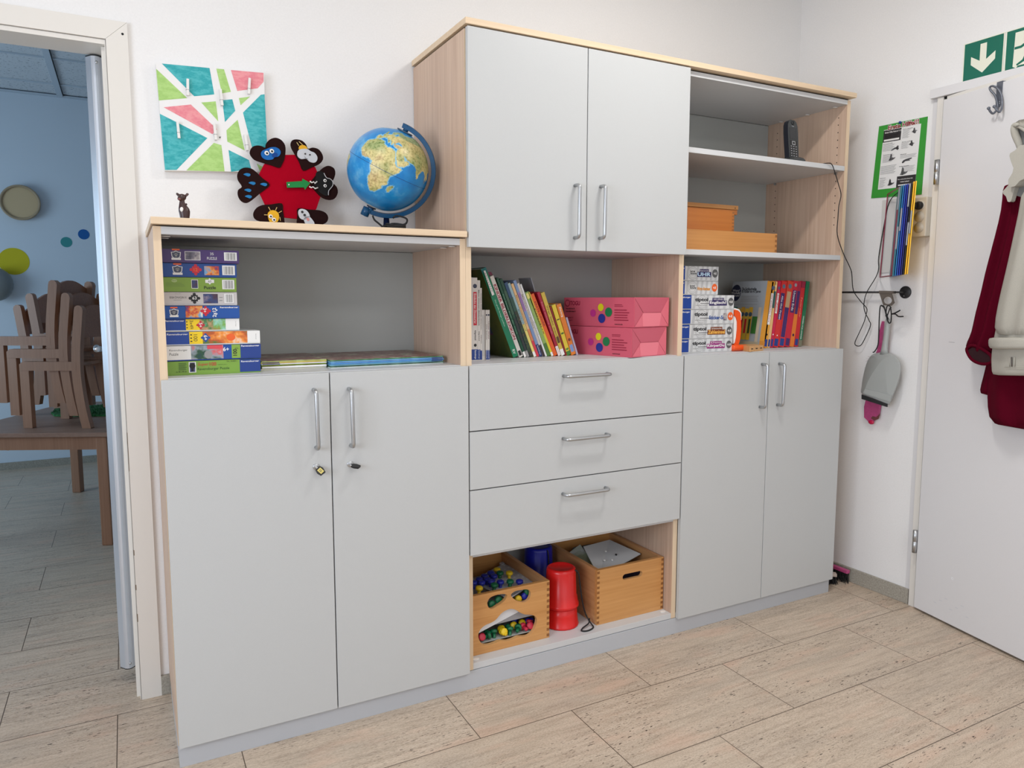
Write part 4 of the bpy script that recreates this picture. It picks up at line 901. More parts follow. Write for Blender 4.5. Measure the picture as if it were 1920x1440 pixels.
low = [('green', 215, 1190, 'S'), ('green', 300, 1180, 'S'), ('yellow', 430, 1180, 'L'), ('yellow', 465, 1210, 'Y'), ('yellow', 535, 1088, 'Y'), ('yellow', 640, 1060, 'Y'), ('green', 455, 1115, 'L'), ('green', 500, 1150, 'S'), ('green', 610, 1135, 'L'), ('red', 700, 1135, 'L'), ('red', 755, 1105, 'Y'),
       ('blue', 715, 1040, 'Y'), ('red', 180, 1265, 'Y'), ('red', 740, 1060, 'S'), ('green', 250, 1245, 'L'), ('blue', 560, 1040, 'S'), ('yellow', 395, 1140, 'S'), ('blue', 780, 1040, 'L')]
for k, (c, a_, b_, mo) in enumerate(low):
    P = at(880 + a_ / 6.545, 1010 + b_ / 6.545, 2, .142); P.y = max(P.y, .106); P.x = max(P.x, 1.06); P.z = .150
    Rr = Matrix.Rotation(math.pi / 2 - .5, 3, 'X') if mo == 'Y' else Matrix.Rotation(.9 * k, 3, 'Z') @ Matrix.Rotation(1.35, 3, 'Y') if mo == 'L' else Matrix.Rotation(.3 + k, 3, 'Z') @ Matrix.Rotation(.5, 3, 'Y')
    peg(P, Rr, c, '%s peg seen through the mouth of the face crate, %s %s' % (c, ('lying' if mo == 'L' else 'facing out' if mo == 'Y' else 'leaning'), 'far left' if a_ < 220 else 'left part' if a_ < 320 else 'left of middle' if a_ < 450 else 'low in the middle' if a_ < 550 and b_ > 1180 else 'middle' if a_ < 550 else 'right of middle' if a_ < 660 else 'right part' if a_ < 740 else 'far right'))
for c, a_, b_, w_ in (('green', 265, 800, 'left eye, outer'), ('green', 350, 745, 'left eye, inner'), ('yellow', 392, 775, 'left eye, lower'), ('blue', 672, 700, 'right eye, centre'), ('green', 705, 640, 'right eye, upper'), ('yellow', 590, 738, 'right eye, lower')):
    P = at(880 + a_ / 6.545, 1010 + b_ / 6.545, 1, .112); peg(P, Matrix.Rotation(math.pi / 2 - .2, 3, 'X'), c, '%s peg in the %s part of the face crate' % (c, w_))
m = MB(); m.poly([V((1.045, .094, .132)), V((1.365, .094, .132)), V((1.365, .46, .136)), V((1.045, .46, .136))], col((166, 170, 168), .5)); m.build('tray', label='grey plastic tray under the pegs in the face crate', cat='tray', solid=.004)
m = MB(); m.box((1.046, .13, .238), (1.362, .47, .244), col((186, 190, 198), .5)); m.build('tray', label='pale tray behind the eyes of the face crate', cat='tray', bevel=.001)
m = MB(); q = cr([(104, 1205), (640, 918), (500, 820), (300, 900), (100, 1080)]); m.prism(q, (0, yf + .020, 0), X, Z, .002, col((222, 222, 224), .6)); m.build('card', label='white cardboard sheet behind the mouth of the face crate', cat='card')
q2 = cr([(345, 1085), (832, 965), (832, 900), (640, 918)]); m = MB(); m.prism(q2, (0, yf + .024, 0), X, Z, .002, col((150, 148, 150), .6)); m.build('card', label='grey cardboard sheet behind the smile of the face crate', cat='card')
# boards in the right crate
g1 = [(1.66, .12, .285), (1.945, .20, .315), (1.90, .38, .334), (1.72, .33, .345)]
m = MB(); m.poly([V(p) for p in g1], col((204, 206, 208), .5))
for a, b_ in ((.3, .35), (.5, .6), (.62, .35), (.45, .25)):
    c0 = V(g1[0]).lerp(V(g1[1]), a); c1 = V(g1[3]).lerp(V(g1[2]), a); m.disc(c0.lerp(c1, b_) + Z * .0035, X, V((0, 1, .2)).normalized(), .005, mWH if a < .55 else mBK, 10)
m.build('game_board', label='large pale game board with small holes in the right crate', cat='board', solid=.004)
m = MB(); m.poly([V(p) for p in ((1.645, .17, .262), (1.70, .15, .270), (1.735, .38, .338), (1.645, .36, .31))], picture('board_print', [(190, 196, 190), (150, 160, 130), (200, 204, 206)], 10)); m.build('game_board', label='pale patterned board leaning left in the right crate', cat='board', solid=.003)
m = MB(); m.box((1.64, .12, .12), (1.955, .44, .235), col((40, 44, 80), .5)); m.build('game_box', label='dark blue box at the bottom of the right crate', cat='box', bevel=.003)

def bucket(x, y, c, cd, lab, cordpts, s=1):
    t = thing('bucket', lab, 'bucket', (x, y, ZN), 'toy buckets in the bottom niche')
    m = MB(); z0 = ZN
    m.lathe([(.0745, z0), (.0765, z0 + .006), (.074, z0 + .009), (.0695, z0 + .05), (.0675, z0 + .083), (.0655, z0 + .0835)], (x, y, 0), c, 40, flute=.006, nf=20); m.build('lower_cup', parent=t)
    m = MB(); m.lathe([(.0715, z0 + .084), (.0765, z0 + .086), (.0765, z0 + .097), (.0725, z0 + .100), (.0700, z0 + .125), (.0665, z0 + .128), (.0625, z0 + .235 * s), (.0600, z0 + .245 * s), (.0520, z0 + .250 * s), (.0500, z0 + .247 * s), (.004, z0 + .2475 * s)], (x, y, 0), c, 40); m.build('upper_cup', parent=t)
    m = MB(); m.tube(smoothpts(cordpts, 5), .0030, BLK_R, 8); m.build('carry_cord', parent=t)
rx, ry = 1.498, .165
bucket(rx, ry, col((216, 26, 26), .3, name='red_plastic'), None, 'red toy bucket upside down between the two crates', [(rx + .04, ry - .045, .34), (rx + .052, ry - .055, .325), (rx + .058, ry - .057, .28), (rx + .070, ry - .060, .20), (rx + .088, ry - .06, .14), (rx + .10, ry - .08, .108), (rx + .096, ry - .105, .1005), (rx + .06, ry - .12, .1005), (rx + .035, ry - .11, .1005), (rx + .05, ry - .095, .104), (rx + .085, ry - .085, .112), (rx + .10, ry - .07, .125)])
bx_, by_ = 1.520, .395
bucket(bx_, by_, col((8, 22, 150), .35, name='blue_plastic'), None, 'blue toy bucket standing behind the red one', [(bx_ + .01, by_ - .06, .36), (bx_ + .012, by_ - .066, .34), (bx_ + .015, by_ - .072, .25), (bx_ + .018, by_ - .078, .18), (bx_ + .0, by_ - .084, .12), (bx_ - .03, by_ - .09, .101)], 1.08)

# ================================================================== ON TOP OF THE LOW CABINET
ZT = 1.7092
# globe
gy = .30; gp = at(727.5, 318.5, 1, gy); gd = (gp - CAM).dot(FW); GRd = 75.5 * gd / FOC
v0 = (CAM - gp).normalized(); ax_dir = RT * math.sin(math.radians(24)) + UP * math.cos(math.radians(24)); ax_dir = (ax_dir - v0 * ax_dir.dot(v0)).normalized(); ax_dir = (ax_dir + v0 * .06).normalized()
G = thing('globe', 'blue desk globe with relief map showing Africa and blue meridian arm', 'globe', (gp.x, gp.y, ZT))
view = (CAM - gp).normalized(); view = (view - ax_dir * view.dot(ax_dir)).normalized(); east = ax_dir.cross(view).normalized()
LON0 = 34
AFR = [(-17, 21), (-16, 28), (-10, 31), (-6, 35.8), (3, 37), (10, 37.3), (11, 33.5), (20, 31), (23, 32.8), (32, 31.2), (34, 28), (37, 21), (39.5, 15), (43, 11.7), (51, 12), (49, 7), (44, 1), (40, -3), (39, -8), (40.7, -15), (35, -20), (35.5, -24), (32.6, -27), (28, -33), (20, -34.8), (18, -32), (15, -27), (12, -17), (13.5, -9), (9, -1), (9.5, 4), (4, 6.3), (-4, 5), (-8, 4.4), (-13, 8.5), (-16.8, 13)]
EUR = [(-9, 37), (-9, 43.5), (-1.5, 43.5), (-4, 48.5), (2, 51), (8, 54), (9, 57.5), (12, 55), (20, 54.5), (24, 58), (30, 60), (24, 60), (21.5, 62), (25, 65.5), (18, 62), (18, 59), (13, 55.5), (8, 58), (5, 61), (14, 67), (25, 71), (40, 67), (60, 69), (80, 73), (110, 76), (140, 73), (170, 70), (160, 60), (142, 59), (135, 54), (140, 48), (130, 42), (127, 36), (121, 40), (121, 31), (116, 23), (108, 21), (109, 12), (105, 10), (101, 13), (100, 7), (104, 1.5), (98, 9), (97, 16), (92, 22), (87, 21), (80, 15), (80, 10), (77.5, 8), (74, 15), (72.5, 21), (67, 25), (57, 26), (54, 27), (50, 30), (48, 30), (51, 24), (56.5, 26), (59.5, 22.5), (52, 16), (43.5, 12.7), (39, 21), (35, 28), (34.5, 31.5), (36, 36), (30, 36.5), (27, 37.5), (27, 40.5), (35, 42), (41, 41.5), (38, 46), (31, 46.5), (28, 43.5), (27, 40.8), (23, 40), (23.5, 37.5), (21.5, 37), (19.5, 41.5), (13.5, 45.5), (18, 40), (16, 38), (12, 42), (8.5, 44.3), (3, 43), (0, 39.5), (-2, 36.8), (-5.5, 36.2)]
SA = [(-80, 8), (-72, 12), (-60, 9), (-50, 1), (-35, -6), (-39, -15), (-48, -27), (-57, -36), (-65, -42), (-69, -52), (-75, -50), (-71, -30), (-70, -18), (-81, -5)]
GRL = [(-55, 61), (-43, 60), (-22, 70), (-20, 80), (-60, 82), (-68, 76)]
AUS = [(114, -22), (114, -34), (124, -33), (132, -32), (140, -38), (150, -37), (153, -28), (143, -12), (136, -12), (130, -13)]
ANT = [(-180, -90), (-180, -74), (-60, -70), (-30, -78), (0, -70), (60, -67), (120, -67), (160, -72), (180, -78), (180, -90)]
MAD = [(44, -17), (49.5, -12.5), (50, -16), (47, -25), (44, -24), (43.5, -21)]
GBR = [(-5, 50), (1, 51), (0, 54), (-3, 58.5), (-6, 57), (-4, 54)]
def inp(x, y, P_):
    r = False; j = len(P_) - 1
    for i in range(len(P_)):
        if (P_[i][1] > y) != (P_[j][1] > y) and x < (P_[j][0] - P_[i][0]) * (y - P_[i][1]) / (P_[j][1] - P_[i][1]) + P_[i][0]: r = not r
        j = i
    return r
OCEAN = bpy.data.materials.new('globe_ocean'); OCEAN.use_nodes = True; nt = OCEAN.node_tree; b = nt.nodes['Principled BSDF']
link(nt, ramp(nt, noise(nt, coords(nt), 14, 4, .6), [(.35, lin((16, 118, 190))), (.58, lin((34, 142, 208))), (.75, lin((120, 186, 220)))]), b.inputs['Base Color']); b.inputs['Roughness'].default_value = .28
LAND = bpy.data.materials.new('globe_land'); LAND.use_nodes = True; nt = LAND.node_tree; b = nt.nodes['Principled BSDF']
c1 = ramp(nt, noise(nt, coords(nt), 16, 2, .5), [(.34, lin((104, 140, 62))), (.46, lin((176, 170, 96))), (.56, lin((218, 200, 130))), (.68, lin((172, 128, 82)))])
c2 = ramp(nt, noise(nt, coords(nt), 130, 3, .6), [(.35, lin((90, 80, 50))), (.55, lin((230, 220, 170)))])
link(nt, mixc(nt, .35, c1, c2), b.inputs['Base Color']); b.inputs['Roughness'].default_value = .35
ICE = col((206, 214, 216), .4, name='globe_ice'); LAND2 = col((150, 166, 120), .4, grain=.2, gscale=90, name='globe_tundra')
SHELF = col((126, 186, 214), .3, name='globe_shallow_sea')
m = MB(); NL, NB = 300, 150; vs = []
for i in range(NB + 1):
    la = math.radians(90 - 180 * i / NB)
    for k in range(NL):
        lo = math.radians(360 * k / NL - 180 - LON0); vs.append(gp + (view * (math.cos(la) * math.cos(lo)) + east * (math.cos(la) * math.sin(lo)) + ax_dir * math.sin(la)) * GRd)
fo, fl, fi, ft, fs_ = [], [], [], [], []
for i in range(NB):
    la = 90 - 180 * (i + .5) / NB
    for k in range(NL):
        lo = 360 * (k + .5) / NL - 180; f = (i * NL + k, (i + 1) * NL + k, (i + 1) * NL + (k + 1) % NL, i * NL + (k + 1) % NL)
        ld = any(inp(lo, la, q) for q in (AFR, EUR, SA, AUS, MAD, GBR))
        if inp(lo, la, GRL) or la < -70: fi.append(f)
        elif ld: (fi if la > 72 else ft if la > 58 else fl).append(f)
        elif 68 <= lo or not any(inp(lo + a, la + c_, q) for q in (AFR, EUR, MAD) for a, c_ in ((1.6, 0), (-1.6, 0), (0, 1.6), (0, -1.6))): fo.append(f)
        else: fs_.append(f)
for fl_, mt in ((fo, OCEAN), (fl, LAND), (fi, ICE), (ft, LAND2), (fs_, SHELF)):
    if fl_:
        n0 = 0
        used = sorted({i for f in fl_ for i in f}); mp_ = {v: i for i, v in enumerate(used)}; m.add([vs[i] for i in used], [tuple(mp_[i] for i in f) for f in fl_], mt, smooth=True)
m.tube([gp + (view * math.cos(a) + east * math.sin(a)) * (GRd + .0002) for a in [2 * math.pi * k / 90 for k in range(90)]], .0007, col((20, 70, 130), .4), 5, closed=True)
m.build('sphere', parent=G, weld=True)
ARM = col((10, 78, 122), .3, name='globe_arm_blue')
def arcp(a, r): # a: angle from the north pole clockwise seen from the room
    return gp + (ax_dir * math.cos(a) + east * math.sin(a)) * r
m = MB(); R0, R1 = GRd + .010, GRd + .026; rings = []
for k in range(61):
    a = math.radians(-6 + 188 * k / 60); wd = .010 + .012 * math.sin(math.pi * min(1, k / 60))
    rings.append([arcp(a, R0) - view * wd, arcp(a, R1) - view * wd * .8, arcp(a, R1 + .002), arcp(a, R1) + view * wd * .8, arcp(a, R0) + view * wd])
m.loft(rings, ARM, smooth=False); m.build('meridian_arm', parent=G, bevel=.0015)
m = MB(); m.tube([arcp(0, GRd - .004), arcp(0, R1)], .010, ARM, 14); m.tube([arcp(math.pi, GRd - .004), arcp(math.pi, R0 + .012)], .012, ARM, 14)
m.tube([arcp(0, GRd - .002), arcp(0, GRd + .003)], .03, col((70, 90, 110), .4), 20); m.tube([arcp(math.pi, GRd - .001), arcp(math.pi, GRd + .004)], .018, col((16, 30, 60), .4), 20); m.build('pivot', parent=G)
m = MB(); e = arcp(math.radians(184), R0 + .008); m.tube([e + ax_dir * .008, e - ax_dir * .024], .016, ARM, 16); m.build('cable_socket', parent=G)
ft_ = arcp(math.radians(158), R1); bz = V((ft_.x, ft_.y, 0))
m = MB(); m.lathe([(.060, ZT), (.060, ZT + .006), (.030, ZT + .016), (.014, ZT + .024), (.010, ft_.z + .004)], bz, col((14, 26, 60), .35), 30); m.build('foot', parent=G)
# bundled black cable at its foot
def onT(u, v, y): p = at(u, v, 1, y); return V((p.x, y, max(p.z, ZT + .0035)))
cb = [onT(699, 405, .27), onT(702, 412, .25), onT(709, 418, .22)]
for k in range(7):
    y = .17 + .012 * (k % 3); zz = ZT + .004 + .006 * (k % 4)
    cb += [V((cb[2].x + .012 + .004 * (k % 2), y, zz + .008)), V((cb[2].x + .045, y - .02, zz)), V((cb[2].x + .085 + .004 * (k % 3), y, zz + .006)), V((cb[2].x + .045, y + .03, zz + .012))]
cb += [onT(757, 421, .18), onT(763, 416, .19), onT(762, 410, .2), onT(752, 406, .21), onT(742, 405, .22), onT(737, 409, .22)]
m = MB(); m.tube(smoothpts(cb, 5), .0034, BLK_R, 8); m.build('power_cable', label='bundled black power cable lying at the foot of the globe', cat='cable')

# felt weather wheel leaning on the wall
yw = .44; FR = col((160, 0, 28), .95, spec=.1, grain=.04, gscale=500, name='red_felt', bmp=.2); FBk = col((36, 18, 17), .95, spec=.1, grain=.08, gscale=500, name='dark_brown_felt', bmp=.2)
wn = V((0, -1, .12)).normalized(); wo = V((.5, yw, 1.80)); wx = X; wy = wx.cross(wn) * -1; wy = V((0, .12, 1)).normalized()
def fw(a, b):
    p = atp(440 + a / 8.23, 250 + b / 8.23, wo, wn); d = p - wo; return (d.dot(wx), d.dot(wy))
WH = thing('weather_wheel', 'red felt weather wheel with six dark brown hearts leaning on wall', 'wall decoration', (.49, yw - .01, ZT))
def felt(name, pts, mt, lift, th=.003, n=4, parent=None, smooth=True):
    q = [fw(*p) for p in pts]
    if smooth: q = [(r.x, r.y) for r in smoothpts([V((a, b, 0)) for a, b in q], n, True)]
    zmin = (ZT + .0006 - wo.z) / wy.z; q = [(a, max(b, zmin)) for a, b in q]
    m = MB(); m.prism(q, wo + wn * lift, wx, wy, th, mt); return m.build(name, parent=parent or WH)
felt('disc', [(740, 333), (925, 330), (1090, 400), (1245, 525), (1330, 720), (1330, 960), (1260, 1170), (1150, 1270), (960, 1320), (770, 1300), (600, 1230), (465, 1095), (385, 930), (370, 640), (450, 480), (590, 380)], FR, 0, .004, smooth=False)
def heart(pts, lab): o = felt('heart', pts, FBk, .004, .0035, 3, smooth=True); o['label'] = lab; return o
def corner(p, q, r): return [p, q, q, r]
H1 = heart([(690, 535), (560, 495), (400, 450), (300, 410), (240, 340), (232, 280), (270, 215), (340, 192), (410, 200), (468, 225), (480, 165), (540, 100), (630, 73), (720, 110), (775, 190), (782, 290), (765, 400), (730, 480)], 'dark brown felt heart with a blue cloud face')
H2 = heart([(1055, 578), (990, 440), (920, 320), (870, 230), (860, 160), (890, 110), (960, 98), (1040, 120), (1100, 180), (1130, 240), (1200, 225), (1290, 250), (1350, 330), (1358, 410), (1300, 480), (1180, 530)], 'dark brown felt heart with a white smiling cloud')
H3 = heart([(540, 800), (430, 700), (340, 610), (260, 550), (160, 533), (80, 565), (38, 640), (50, 730), (110, 825), (50, 880), (50, 970), (100, 1050), (180, 1078), (270, 1030), (400, 920)], 'dark brown felt heart with blue raindrops')
H4 = heart([(1160, 780), (1250, 650), (1330, 560), (1400, 515), (1460, 507), (1530, 545), (1550, 620), (1530, 700), (1505, 760), (1570, 830), (1588, 920), (1540, 1010), (1440, 1030), (1330, 985), (1230, 880)], 'dark brown felt heart with a black storm cloud face')
H5 = heart([(725, 1085), (560, 1100), (430, 1110), (340, 1150), (290, 1220), (290, 1290), (340, 1345), (470, 1380), (620, 1450), (760, 1450), (768, 1370), (745, 1200)], 'dark brown felt heart with a yellow sun face')
H6 = heart([(975, 1160), (1150, 1180), (1300, 1190), (1400, 1230), (1440, 1300), (1420, 1370), (1360, 1405), (1200, 1460), (1000, 1480), (955, 1400), (965, 1270)], 'dark brown felt heart with a white snowman')
def blob(par, pts, mt, lift=.008, th=.0035, n=3, nm='felt_patch'): return felt(nm, pts, mt, lift, th, n, parent=par)
def eyes(par, cs, r=30, lift=.011, inner=15):
    for x, y in cs:
        a = fw(x, y); k = r / 8.23 * (gd / FOC)
        m = MB(); m.disc(wo + wx * a[0] + wy * a[1] + wn * (lift), wx, wy, k, mWH, 16); m.disc(wo + wx * (a[0] + k * .1) + wy * (a[1] - k * .1) + wn * (lift + .0006), wx, wy, k * inner / 30, mBK, 12); m.build('eye', parent=par)
CLB = col((14, 96, 170), .9, name='blue_felt')
blob(H1, [(400, 330), (420, 280), (490, 250), (560, 225), (640, 228), (695, 270), (702, 320), (670, 365), (610, 380), (580, 410), (500, 418), (430, 390)], CLB); eyes(H1, [(488, 318), (565, 288)], 34); blob(H1, [(570, 345), (620, 310), (655, 330), (640, 370), (590, 380)], col((10, 60, 130), .9), .0095, .001)
blob(H2, [(985, 250), (995, 205), (1040, 188), (1090, 205), (1118, 255), (1050, 270)], col((222, 168, 40), .9), .0075, .003); blob(H2, [(985, 262), (1110, 250), (1165, 285), (1225, 310), (1268, 370), (1262, 430), (1220, 462), (1150, 445), (1100, 400), (1020, 405), (962, 350)], col((196, 198, 202), .9)); eyes(H2, [(1078, 326), (1150, 340)], 16, .0095, 26)
for a, b_ in (((985, 205), (950, 150)), ((1048, 195), (985, 138))):
    p, q = fw(*a), fw(*b_); m = MB(); m.tube([wo + wx * p[0] + wy * p[1] + wn * .009, wo + wx * q[0] + wy * q[1] + wn * .009], .0011, C_(226, 200, 130), 6); m.build('ray', parent=H2)
a = [fw(*p) for p in ((1070, 368), (1090, 395), (1125, 408))]; m = MB(); m.tube(smoothpts([wo + wx * p[0] + wy * p[1] + wn * .0095 for p in a], 4), .0005, mBK, 5); m.build('smile', parent=H2)
for cx, cy in ((190, 647), (268, 778), (447, 797), (203, 887), (212, 985)):
    blob(H3, [(cx - 58, cy - 8), (cx - 10, cy - 26), (cx + 40, cy - 15), (cx + 48, cy + 8), (cx + 20, cy + 26), (cx - 20, cy + 12)], C_(18, 112, 168, .8), .0068, .002, nm='raindrop')
STB = col((8, 8, 9), .95, name='black_felt')
blob(H4, [(1215, 800), (1245, 700), (1250, 620), (1300, 590), (1370, 620), (1420, 690), (1500, 740), (1500, 830), (1440, 890), (1430, 965), (1370, 960), (1290, 900), (1290, 850)], STB); eyes(H4, [(1383, 740), (1385, 820)], 25)
for pts, r in (([(1368, 625), (1390, 670), (1415, 700), (1460, 712), (1500, 750), (1505, 810), (1470, 860), (1440, 900), (1437, 965)], .0014),):
    m = MB(); m.tube(smoothpts([wo + wx * fw(*p)[0] + wy * fw(*p)[1] + wn * .0105 for p in pts], 4), r, C_(196, 194, 196), 6); m.build('wool_thread', parent=H4)
for pts in ([(1150, 750), (1180, 775), (1210, 760), (1225, 785), (1262, 755)], [(1140, 832), (1170, 850), (1200, 838), (1230, 865), (1275, 850)]):
    m = MB(); m.tube([wo + wx * fw(*p)[0] + wy * fw(*p)[1] + wn * .0115 for p in pts], .0026, mWH, 6); m.build('lightning', parent=H4)
SUN = col((224, 170, 34), .9, name='yellow_felt')
blob(H5, [(505, 1270), (515, 1225), (560, 1195), (620, 1200), (668, 1240), (680, 1300), (660, 1365), (600, 1400), (535, 1370)], SUN); eyes(H5, [(548, 1292), (598, 1342)], 30)
for a, b_ in (((545, 1200), (515, 1145)), ((625, 1195), (645, 1150)), ((672, 1235), (720, 1208)), ((500, 1268), (448, 1265)), ((690, 1300), (700, 1360))):
    p, q = fw(*a), fw(*b_); m = MB(); m.tube([wo + wx * p[0] + wy * p[1] + wn * .009, wo + wx * q[0] + wy * q[1] + wn * .009], .0013, C_(226, 190, 120), 6); m.build('ray', parent=H5)
SN = col((206, 208, 212), .9, name='white_felt')
blob(H6, [(975, 1240), (985, 1190), (1030, 1172), (1100, 1195), (1148, 1260), (1140, 1310), (1060, 1340), (1000, 1310)], SN); blob(H6, [(1060, 1320), (1130, 1285), (1185, 1330), (1225, 1400), (1180, 1440), (1100, 1420)], SN); eyes(H6, [(1032, 1220), (1068, 1268)], 22, .0095, 28)
blob(H6, [(1100, 1320), (1130, 1315), (1145, 1345), (1120, 1360)], C_(220, 140, 136, .9), .0095, .001)
ar_ = felt('arrow', [(790, 765), (1030, 750), (1035, 712), (1158, 778), (1075, 882), (1062, 846), (800, 850)], C_(6, 126, 56, .8), .012, .003, smooth=False)
p = fw(828, 806); m = MB(); m.ball(wo + wx * p[0] + wy * p[1] + wn * .0125, (.0028, .002, .0028), mWH, 10); m.build('pivot_pin', parent=WH)

# deer figurine
dy = .12; DE = col((58, 32, 30), .35, name='dark_brown_glaze')
D = thing('deer_figurine', 'small dark brown fawn figurine on the left end of the low cabinet', 'figurine', at(344, 405, 1, dy) * 1)
k_ = 1 / 26.18
def dp(a, b, y=dy): return at(320 + a * k_, 355 + b * k_, 1, y)
zsh = ZT - dp(650, 1270).z
def dq(a, b, y=dy): p = dp(a, b, y); return V((p.x, y, p.z + zsh * max(0, min(1, (b - 600) / 670.))))
u_ = (dp(100, 0) - dp(0, 0)).length / 100 * 1.12
m = MB()
m.loft([[dq(cx, cy) + V((rx_ * u_ * math.cos(t), ry_ * u_ * math.sin(t), 0)) for t in [2 * math.pi * k / 18 for k in range(18)]] for cx, cy, rx_, ry_ in ((560, 560, 110, 90), (560, 640, 125, 105), (590, 720, 170, 140), (640, 820, 235, 190), (665, 920, 258, 220), (680, 1050, 232, 220), (685, 1180, 205, 205), (688, 1262, 200, 200))], DE)
m.ball(dq(560, 390), (190 * u_, 150 * u_, 165 * u_), DE, 20); m.ball(dq(450, 455, dy - 90 * u_), (115 * u_, 120 * u_, 100 * u_), DE, 16)
m.ball(dq(765, 690, dy + .004), (50 * u_, 50 * u_, 60 * u_), DE, 12); m.ball(dq(840, 900, dy), (80 * u_, 150 * u_, 150 * u_), DE, 14)
for ea, c in ((-40, dq(355, 260)), (40, dq(800, 265))):
    R_e = Matrix.Rotation(math.radians(ea), 3, 'Y'); m.ball(c, (70 * u_, 35 * u_, 105 * u_), DE, 14, R_e)
bo_ = m.build('body', parent=D); k = bo_.modifiers.new('remesh', 'REMESH'); k.mode = 'VOXEL'; k.voxel_size = .0016; k.use_smooth_shade = True
m = MB(); m.ball(dq(540, 860, dy - 165 * u_), (85 * u_, 60 * u_, 120 * u_), mWH, 14); m.build('chest_patch', parent=D)
m = MB(); m.ball(dq(430, 470, dy - 175 * u_), (70 * u_, 40 * u_, 60 * u_), C_(122, 70, 70), 12); m.build('muzzle', parent=D)
for ex_ in (545, 400): m = MB(); m.ball(dq(ex_, 345, dy - 135 * u_), (38 * u_, 22 * u_, 34 * u_), C_(120, 110, 104, .2), 12); m.ball(dq(ex_, 345, dy - 152 * u_), (20 * u_, 12 * u_, 20 * u_), mBK, 10); m.build('eye', parent=D)
m = MB(); m.ball(dq(800, 275, dy - 30 * u_), (40 * u_, 16 * u_, 60 * u_), C_(96, 66, 60), 10, Matrix.Rotation(math.radians(40), 3, 'Y')); m.build('inner_ear', parent=D)
m = MB(); c = dq(700, 1262); c.z = ZT + .0001; m.disc(c, X, Y, .030, C_(60, 20, 20), 24, ry=.018); m.disc(c + Z * .0004, X, Y, .026, C_(210, 160, 150), 24, ry=.015); m.build('base', parent=D, solid=.0006)

# painted canvas on the wall
yc_ = .500
CV = thing('painted_canvas', 'square canvas with turquoise, green and pink fields and small clothespins', 'picture', (.232, yc_, 2.11))
cv = lambda a, b: (lambda p: (p.x, p.z))(at(280 + a / 4.5, 100 + b / 4.5, 1, yc_))
fr_ = [cv(54, 80), cv(966, 162), cv(1000, 1002), cv(132, 988)]
m = MB(); m.prism(fr_, (0, yc_, 0), X, Z, .028, col((236, 234, 232), .8, name='canvas_white', bmp=.15))
def paint(n, a, b): 
    return picture(n, [a, b, a, b], 22, (1, 1, 2.2), .8)
TE = paint('turquoise_paint', (44, 160, 166), (84, 184, 188)); GN = paint('light_green_paint', (160, 200, 112), (178, 214, 130)); PI = paint('pink_paint', (228, 130, 142), (236, 156, 160))
for mt, pts in ((TE, [(105, 86), (508, 124), (548, 347), (378, 362)]), (GN, [(565, 129), (630, 135), (688, 325), (612, 338)]), (PI, [(688, 141), (963, 165), (964, 240), (915, 295), (742, 318)]), (GN, [(57, 130), (320, 378), (80, 398)]),
                (PI, [(120, 455), (350, 432), (570, 640), (533, 682)]), (GN, [(438, 415), (560, 405), (582, 575)]), (TE, [(615, 395), (700, 388), (725, 485), (638, 580)]), (GN, [(755, 378), (850, 365), (770, 438)]),
                (TE, [(790, 500), (940, 350), (972, 345), (995, 800), (865, 790)]), (GN, [(650, 650), (745, 560), (805, 820), (658, 745)]), (TE, [(88, 510), (228, 580), (490, 715), (230, 984), (132, 984)]), (GN, [(545, 755), (608, 775), (635, 997), (312, 988)]),
                (TE, [(668, 815), (840, 900), (860, 975), (690, 1000)]), (GN, [(905, 930), (960, 960), (935, 1000)])):
    m.plate([cv(*p) for p in pts], (0, yc_ - .0004, 0), X, Z, mt)
m.plate([cv(*p) for p in ((585, 705), (605, 703), (597, 720))], (0, yc_ - .0008, 0), X, Z, col((70, 80, 70)))
cvs = m.build('canvas', parent=CV)
for a, b, r in ((323, 290, 2), (840, 280, 5), (605, 375, -4), (243, 650, -3), (553, 665, -4), (815, 755, -7)):
    c = V((cv(a, b)[0], yc_ - .001, cv(a, b)[1])); ra = math.radians(r); T = frame(c, V((math.cos(ra), 0, -math.sin(ra))), V((math.sin(ra), 0, math.cos(ra))))
    m = MB(T); m.prism([(-.0045, -.028), (.0045, -.028), (.004, .028), (-.004, .028)], (0, 0, .010), X, Y, .0045, mWH); m.prism([(-.0045, -.028), (.0045, -.028), (.004, .028), (-.004, .028)], (0, 0, .0045), X, Y, .004, mWH)
    m.tube([V((-.0055, -.009, 0)), V((-.0055, -.009, .0105)), V((.0055, -.009, .0105)), V((.0055, -.009, 0))], .0007, C_(160, 160, 165), 5); m.build('clothespin', parent=CV)
# ================================================================== RIGHT WALL
nY = -Y
def w2(u, v, x=XW): p = at(u, v, 0, x); return (-p.y, p.z)
def wprism(m, pts, x, th, mt): m.prism(pts, (x, 0, 0), nY, Z, th, mt)
